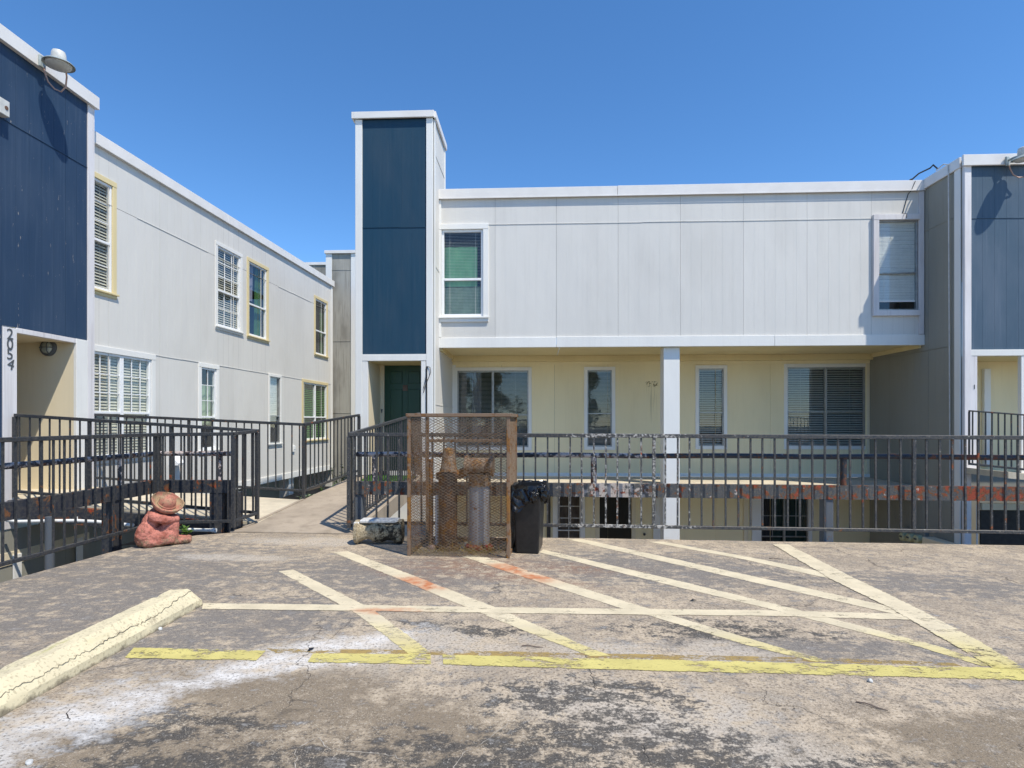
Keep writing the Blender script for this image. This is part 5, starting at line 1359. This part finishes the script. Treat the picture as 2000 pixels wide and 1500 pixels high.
part(MB().tube([(0.099 * math.cos(t_ * math.tau / 24), 0.099 * math.sin(t_ * math.tau / 24), 0.014) for t_ in range(25)], 0.008, 8, False), 'hat_band', 'statue_hat', hat,
     STM @ Matrix.Translation((0.315, 0.10, 0.495)) @ Matrix.Rotation(R(24), 4, 'Y') @ Matrix.Rotation(R(30), 4, 'X'))

# ================================================================== YARD LAMPS ON THE FASCIAS
def lamp(label, M, flip=1):
    """local: -y out of the wall, x along it, origin on the fascia"""
    l = thing('yard_lamp', label, 'lamp', M=M, group='yard lamps on the fascias')
    part(MB().box(-0.05, 0.05, -0.03, 0.0, -0.06, 0.10), 'bracket', 'lamp_metal', l, M, 0.006)
    part(MB().tube([(0, -0.02, 0.03), (0, -0.10, 0.04), (0, -0.18, 0.035)], 0.022, 12), 'arm', 'lamp_metal', l, M)
    H_ = M @ Matrix.Translation((0, -0.25, 0.02))
    part(MB().lathe([(0.088, 0.0), (0.092, 0.02), (0.085, 0.10), (0.075, 0.135), (0.05, 0.145), (0.0005, 0.146)], 24), 'housing', 'lamp_white', l, H_)
    part(MB().lathe([(0.075, 0.01), (0.10, 0.005), (0.165, -0.018), (0.188, -0.038), (0.188, -0.046), (0.16, -0.026), (0.09, -0.01), (0.05, -0.008)], 32), 'reflector', 'lamp_metal', l, H_)
    part(MB().lathe([(0.155, -0.03), (0.15, -0.055), (0.11, -0.085), (0.05, -0.10), (0.0005, -0.102)], 28), 'lens', 'lamp_white', l, H_)
    pts = [(0.02 * flip, -0.02, -0.04), (0.03 * flip, -0.03, -0.12), (0.06 * flip, -0.05, -0.22), (0.11 * flip, -0.10, -0.29), (0.16 * flip, -0.15, -0.30), (0.18 * flip, -0.20, -0.22), (0.15 * flip, -0.24, -0.10), (0.11 * flip, -0.26, -0.03)]
    part(MB().tube(pts, 0.011, 10), 'conduit_loop', 'copper_conduit', l, M)
    return l
ls, lz = NW.px(80, 124, -0.085)
lamp('white bell-shaped yard lamp on the fascia of the navy block', NW.M @ Matrix.Translation((ls, -0.086, lz)))
ls, lz = RF.px(1966, 318, -0.09)
lamp('yard lamp on the right wing fascia, cut by the frame edge', RF.M @ Matrix.Translation((ls, -0.091, lz)) @ Matrix.Rotation(R(28), 4, 'Z') @ Matrix.Rotation(R(-10), 4, 'Y'))
ls, lz = NW.px(1, 212, -0.04)
wb = thing('junction_box', 'small cream junction box on the navy wall at the left frame edge', 'junction box', M=NW.M @ Matrix.Translation((ls, -0.017, lz)))
part(MB().box(-0.10, 0.04, -0.11, 0.0, -0.10, 0.10), 'box_body', 'lamp_white', wb, NW.M @ Matrix.Translation((ls, -0.017, lz)), 0.006)
part(MB().lathe([(0.025, 0), (0.025, 0.006)], 12), 'knockout', 'pipe_rust', wb, NW.M @ Matrix.Translation((ls - 0.01, -0.1275, lz)) @ RX)
# bulkhead light in the doorway
bl = onX(93, 680, -7.55); 
yb_ = NW.M @ Vector((bo1, 0, 0))
bp = onY(93, 679, yb_.y - 0.03)
BLM = Matrix.Translation((bp.x, yb_.y - 0.002, bp.z)) @ RX
blk_ = thing('bulkhead_light', 'round dark caged bulkhead light inside the cream doorway', 'light', M=BLM)
part(MB().lathe([(0.125, 0), (0.125, 0.03), (0.11, 0.045), (0.092, 0.05), (0.092, 0.03)], 28), 'rim', 'ink_grey', blk_, BLM)
part(MB().lathe([(0.09, 0.03), (0.085, 0.06), (0.06, 0.085), (0.0005, 0.095)], 24), 'lens', 'lamp_metal', blk_, BLM)
mb = MB()
for k in (-0.04, 0.04):
    mb.tube([(k, -0.10, 0.045), (k, -0.05, 0.095), (k, 0.05, 0.095), (k, 0.10, 0.045)], 0.006, 6)
mb.tube([(-0.11, 0, 0.05), (-0.05, 0, 0.105), (0.05, 0, 0.105), (0.11, 0, 0.05)], 0.006, 6)
part(mb, 'guard', 'ink_grey', blk_, BLM)

# service wire over the roof corner
a = FW.M @ Vector((*[FW.px(1784, 351, -0.08)[0]], -0.08, ROOF + 0.02))
pw_ = [Vector((a.x, YF - 0.02, ROOF + 0.03)), Vector((a.x + 0.12, YF - 0.05, ROOF + 0.14)), Vector((a.x + 0.30, YF - 0.1, ROOF + 0.22)), Vector((XW - 0.02, YF - 0.28, ROOF + 0.20)), Vector((XW - 0.03, YF - 0.42, ROOF + 0.06))]
mb = MB(); mb.tube(pw_, 0.014, 8); mb.tube([pw_[0], pw_[0] + Vector((0, 0.12, -0.01))], [0.03, 0.018], 8)
tag(put('service_wire', mb.mesh('service_wire', 'cable_black')), 'black service wire arching over the roof corner by the right wing', 'wire')
mb = MB(); p1 = Vector((XW - 0.065, YW + 0.62, ROOF - 0.02))
mb.tube([Vector((XW - 0.06, YF - 0.42, ROOF + 0.035)), Vector((XW - 0.065, YW + 0.38, ROOF + 0.06)), Vector((XW - 0.07, YW + 0.26, ROOF + 0.0)), Vector((XW - 0.07, YW + 0.25, ROOF - 0.2)), Vector((XW - 0.04, YW + 0.25, 0.0))], 0.010, 8)
tag(put('conduit', mb.mesh('conduit', 'cable_white')), 'thin pale conduit running down the olive side wall near its corner', 'conduit')
# thin cable down the facade into the window head
c0 = FW.px(1782, 357); c1 = FW.px(1761, 420)
mb = MB(); mb.tube([FW.M @ Vector((c0[0], -0.09, c0[1])), FW.M @ Vector((c0[0] - 0.07, -0.07, ROOF - 0.2)), FW.M @ Vector((c0[0] - 0.10, -0.03, ROOF - 0.25)), FW.M @ Vector((c1[0], -0.03, c1[1] + 0.02)), FW.M @ Vector((c1[0], -0.15, c1[1] - 0.03)), FW.M @ Vector((c1[0], -0.15, c1[1] - 0.11))], 0.006, 6)
tag(put('thin_cable', mb.mesh('thin_cable', 'cable_black')), 'thin dark cable dropping from the fascia to the deep cased window', 'cable')

# electric meters on the olive wall, low
for k, (u, v) in enumerate(((1767, 1048), (1780.5, 1050), (1795.5, 1053))):
    s_, z_ = RS.px(u, v, -0.12)
    MM = RS.M @ Matrix.Translation((s_, -0.018, z_))
    e = thing('electric_meter', ('round electric meter on the olive wall, farthest of three', 'round electric meter on the olive wall, middle of three', 'round electric meter on the olive wall, nearest of three')[k], 'meter', M=MM, group='electric meters')
    part(MB().box(-0.12, 0.12, -0.08, 0.0, -0.25, 0.16), 'meter_base', 'meter_grey', e, MM, 0.006)
    part(MB().lathe([(0.085, 0), (0.085, 0.03), (0.078, 0.09), (0.06, 0.10), (0.0005, 0.10)], 20), 'meter_glass', 'meter_face', e, MM @ Matrix.Translation((0, -0.08, 0)) @ RX)
    part(MB().box(-0.04, 0.04, -0.185, -0.181, -0.012, 0.02), 'dial', 'ink_grey', e, MM)
s_, z_ = RS.px(1830, 1062, -0.2)
mm = RS.M @ Matrix.Translation((s_, -0.018, z_))
mb = MB(); mb.box(-0.35, 0.5, -0.22, 0, -0.6, 0.06)
tag(put('breaker_cabinet', mb.mesh('breaker_cabinet', 'siding_cream', 0.01), None, mm), 'tan breaker cabinet beside the electric meters', 'cabinet')

# ================================================================== MAT, WEEDS, LITTER
mt = Wall(0, 0, 1, 0)
mb = MB(); mb.box(-3.20, -2.32, 10.12, 10.70, 0, 0.014)
for i, v in enumerate(mb.v): mb.v[i] = (v[0], v[1], rz(v[1]) + 0.003 + v[2])
base_me = mb
rr = random.Random(9)
for i in range(2600):
    x, y = rr.uniform(-3.19, -2.33), rr.uniform(10.13, 10.69); z = rz(y) + 0.015
    dx, dy = rr.uniform(-.008, .008), rr.uniform(-.008, .008)
    mb.quad((x, y, z), (x + 0.005, y, z), (x + 0.003 + dx, y + dy, z + 0.022), (x + 0.002 + dx, y + dy, z + 0.022))
tag(put('door_mat', mb.mesh('door_mat', 'turf', recalc=False)), 'bright green turf door mat in front of the green door', 'mat')

def weed(label, x, y, z, n, hgt, spread, mats, seed, flowers=0):
    rr = random.Random(seed)
    w = thing('weed', label, 'plant', (x, y, z), 'weeds beside the entrance ramp')
    st = MB(); lf = MB()
    for i in range(n):
        a = rr.uniform(0, math.tau); l = rr.uniform(0.4, 1.0) * hgt; s = rr.uniform(0.2, 1) * spread
        p0 = Vector((x + rr.gauss(0, .05), y + rr.gauss(0, .05), z)); p1 = p0 + Vector((math.cos(a) * s * 0.5, math.sin(a) * s * 0.5, l * 0.7)); p2 = p0 + Vector((math.cos(a) * s, math.sin(a) * s, l))
        st.tube([p0, p1, p2], [0.006, 0.005, 0.003], 5)
        for k in range(16):
            q = rr.uniform(0.15, 1); c = (p0.lerp(p1, q * 1.6) if q < 0.6 else p1.lerp(p2, (q - 0.6) / 0.4)); b = rr.uniform(0, math.tau)
            d = Vector((math.cos(b), math.sin(b), rr.uniform(-0.2, 0.7))).normalized(); ll = rr.uniform(0.04, 0.10); sd = d.cross(Vector((0, 0, 1))).normalized() * ll * 0.28
            lf.quad(c, c + d * ll * 0.5 + sd, c + d * ll, c + d * ll * 0.5 - sd)
    part(st, 'stem', 'leaf_green', w); part(lf, 'foliage', mats, w, recalc=False)
    if flowers:
        fl = MB()
        for i in range(flowers):
            c = Vector((x + rr.uniform(-spread, spread), y + rr.uniform(-.1, .1), z + rr.uniform(0.5, 1) * hgt))
            for k in range(5):
                a = k * math.tau / 5; d = Vector((math.cos(a), -0.3, math.sin(a))) * 0.025; sd = Vector((-math.sin(a), 0, math.cos(a))) * 0.012
                fl.quad(c, c + d * 0.6 + sd, c + d, c + d * 0.6 - sd)
        part(fl, 'flower', 'flower_pink', w, recalc=False)
weed('tall leafy weed growing up against the far tower past the ramp rail', -4.05, 11.6, -0.55, 16, 1.15, 0.30, 'leaf_green', 1)
weed('low pale leafy weed beside the rising ramp edge', -3.82, 9.3, -0.35, 14, 0.52, 0.30, 'leaf_pale', 2)
weed('bushy green weed midway along the rising ramp edge', -3.80, 10.1, -0.45, 18, 0.75, 0.32, 'leaf_green', 3)
weed('dark weed with pink flowers at the foot of the ramp railing', -4.25, 9.0, -0.35, 12, 0.40, 0.35, 'leaf_pale', 4, 7)
weed('small green sprig at the slab edge right of the statue', *onZ(352, 1042), 3, 0.07, 0.04, 'leaf_green', 5)

# planting bed under the grey wing gives the weeds soil to stand on
mb = MB(); mb.quad((-6.6, 8.75, -0.60), (-3.72, 8.75, -0.60), (-3.72, 17, -0.60), (-6.6, 17, -0.60)); 
concretemat('soil', (0.09, 0.07, 0.05), (0.03, 0.025, 0.02))
structure('planting_bed', mb.mesh('planting_bed', 'soil'))

def litter(name, label, cat, me, u, v, rot, z=0.0):
    p = onZ(u, v); return tag(put(name, me, None, Matrix.Translation((p.x, p.y, z)) @ Matrix.Rotation(R(rot), 4, 'Z')), label, cat)
tw = MB().tube([(-0.06, 0, 0.004), (-0.02, 0.006, 0.008), (0.03, -0.004, 0.006), (0.07, 0.004, 0.004)], [0.0035, 0.003, 0.003, 0.0015], 6).mesh('twig', 'curtain_brown')
litter('twig', 'thin dark twig lying on bare pavement, lower right', 'twig', tw, 1700, 1380, -38)
litter('twig', 'short twig between the hatching lines right of centre', 'twig', tw, 515 + 1000, 1092, -10)
litter('twig', 'small reddish twig just above the yellow line', 'twig', tw, 1038, 1264, -8)
lf = MB(); lf.v = [(-0.03, 0, 0.004), (0, 0.012, 0.012), (0.035, 0, 0.006), (0, -0.012, 0.010)]; lf.f = [(0, 3, 1), (1, 3, 2)]
lfm = lf.mesh('dead_leaf', 'cable_black')
litter('dead_leaf', 'dark curled leaf just above the broken yellow line', 'leaf', lfm, 607, 1270, 70)
litter('dead_leaf', 'dark leaf between the hatching lines below the trash bin', 'leaf', lfm, 1354, 1174, 10)
pb = bmesh.new(); bmesh.ops.create_icosphere(pb, subdivisions=2, radius=0.012)
for v in pb.verts: v.co *= 1 + 0.3 * mnoise.noise(v.co * 90)
pbm = bpy.data.meshes.new('pebble'); pb.to_mesh(pbm); pb.free(); pbm.materials.append(MATS['chalk_white'])
litter('pebble', 'pale pebble on the dark pavement at the lower left corner', 'pebble', pbm, 57, 1492, 0, 0.007)
litter('pebble', 'small white scrap below the yellow line at right', 'pebble', pbm, 1700, 1332, 0, 0.007)
litter('pebble', 'pale pebble by the crack on the front edge of the wheel stop', 'pebble', pbm, 313, 1230, 0, 0.007)

# ================================================================== TREES BEHIND THE VIEWER (they show mirrored in the dark porch windows)
def tree(label, x, y, h, r, seed):
    rr = random.Random(seed)
    t = thing('tree', label, 'tree', (x, y, -2.95), 'trees mirrored in the windows')
    tr = MB(); tr.tube([(x, y, -2.95), (x + .1, y, h * 0.25), (x - .1, y + .1, h * 0.6)], [0.28, 0.2, 0.1], 10)
    cl = []
    for i in range(40):
        a = rr.uniform(0, math.tau); q = rr.uniform(0.1, 1)
        e = Vector((x + math.cos(a) * r * q, y + math.sin(a) * r * q, h * rr.uniform(0.12, 0.95)))
        tr.tube([(x, y, h * rr.uniform(0.2, 0.5)), e], [0.07, 0.02], 6); cl.append((e, rr.uniform(0.5, 1.1)))
    lf = MB()
    for e, cr in cl:
        for k in range(260):
            d = Vector((rr.gauss(0, 1), rr.gauss(0, 1), rr.gauss(0, 0.8))).normalized() * cr * rr.uniform(0.3, 1) ** 0.5
            c = e + d; u = Vector((rr.gauss(0, 1), rr.gauss(0, 1), rr.gauss(0, 1))).normalized() * 0.13; w = u.orthogonal().normalized() * 0.06
            lf.quad(c - u, c + w, c + u, c - w)
    part(tr, 'trunk', 'curtain_brown', t); part(lf, 'crown', 'leaf_green', t, recalc=False)
tree('broad leafy tree mirrored in the wide dark window behind the cage', -4.5, -24, 8.5, 3.0, 31)
tree('leafy tree mirrored at the edge of the narrow porch window', 2.6, -26, 7.5, 2.4, 32)
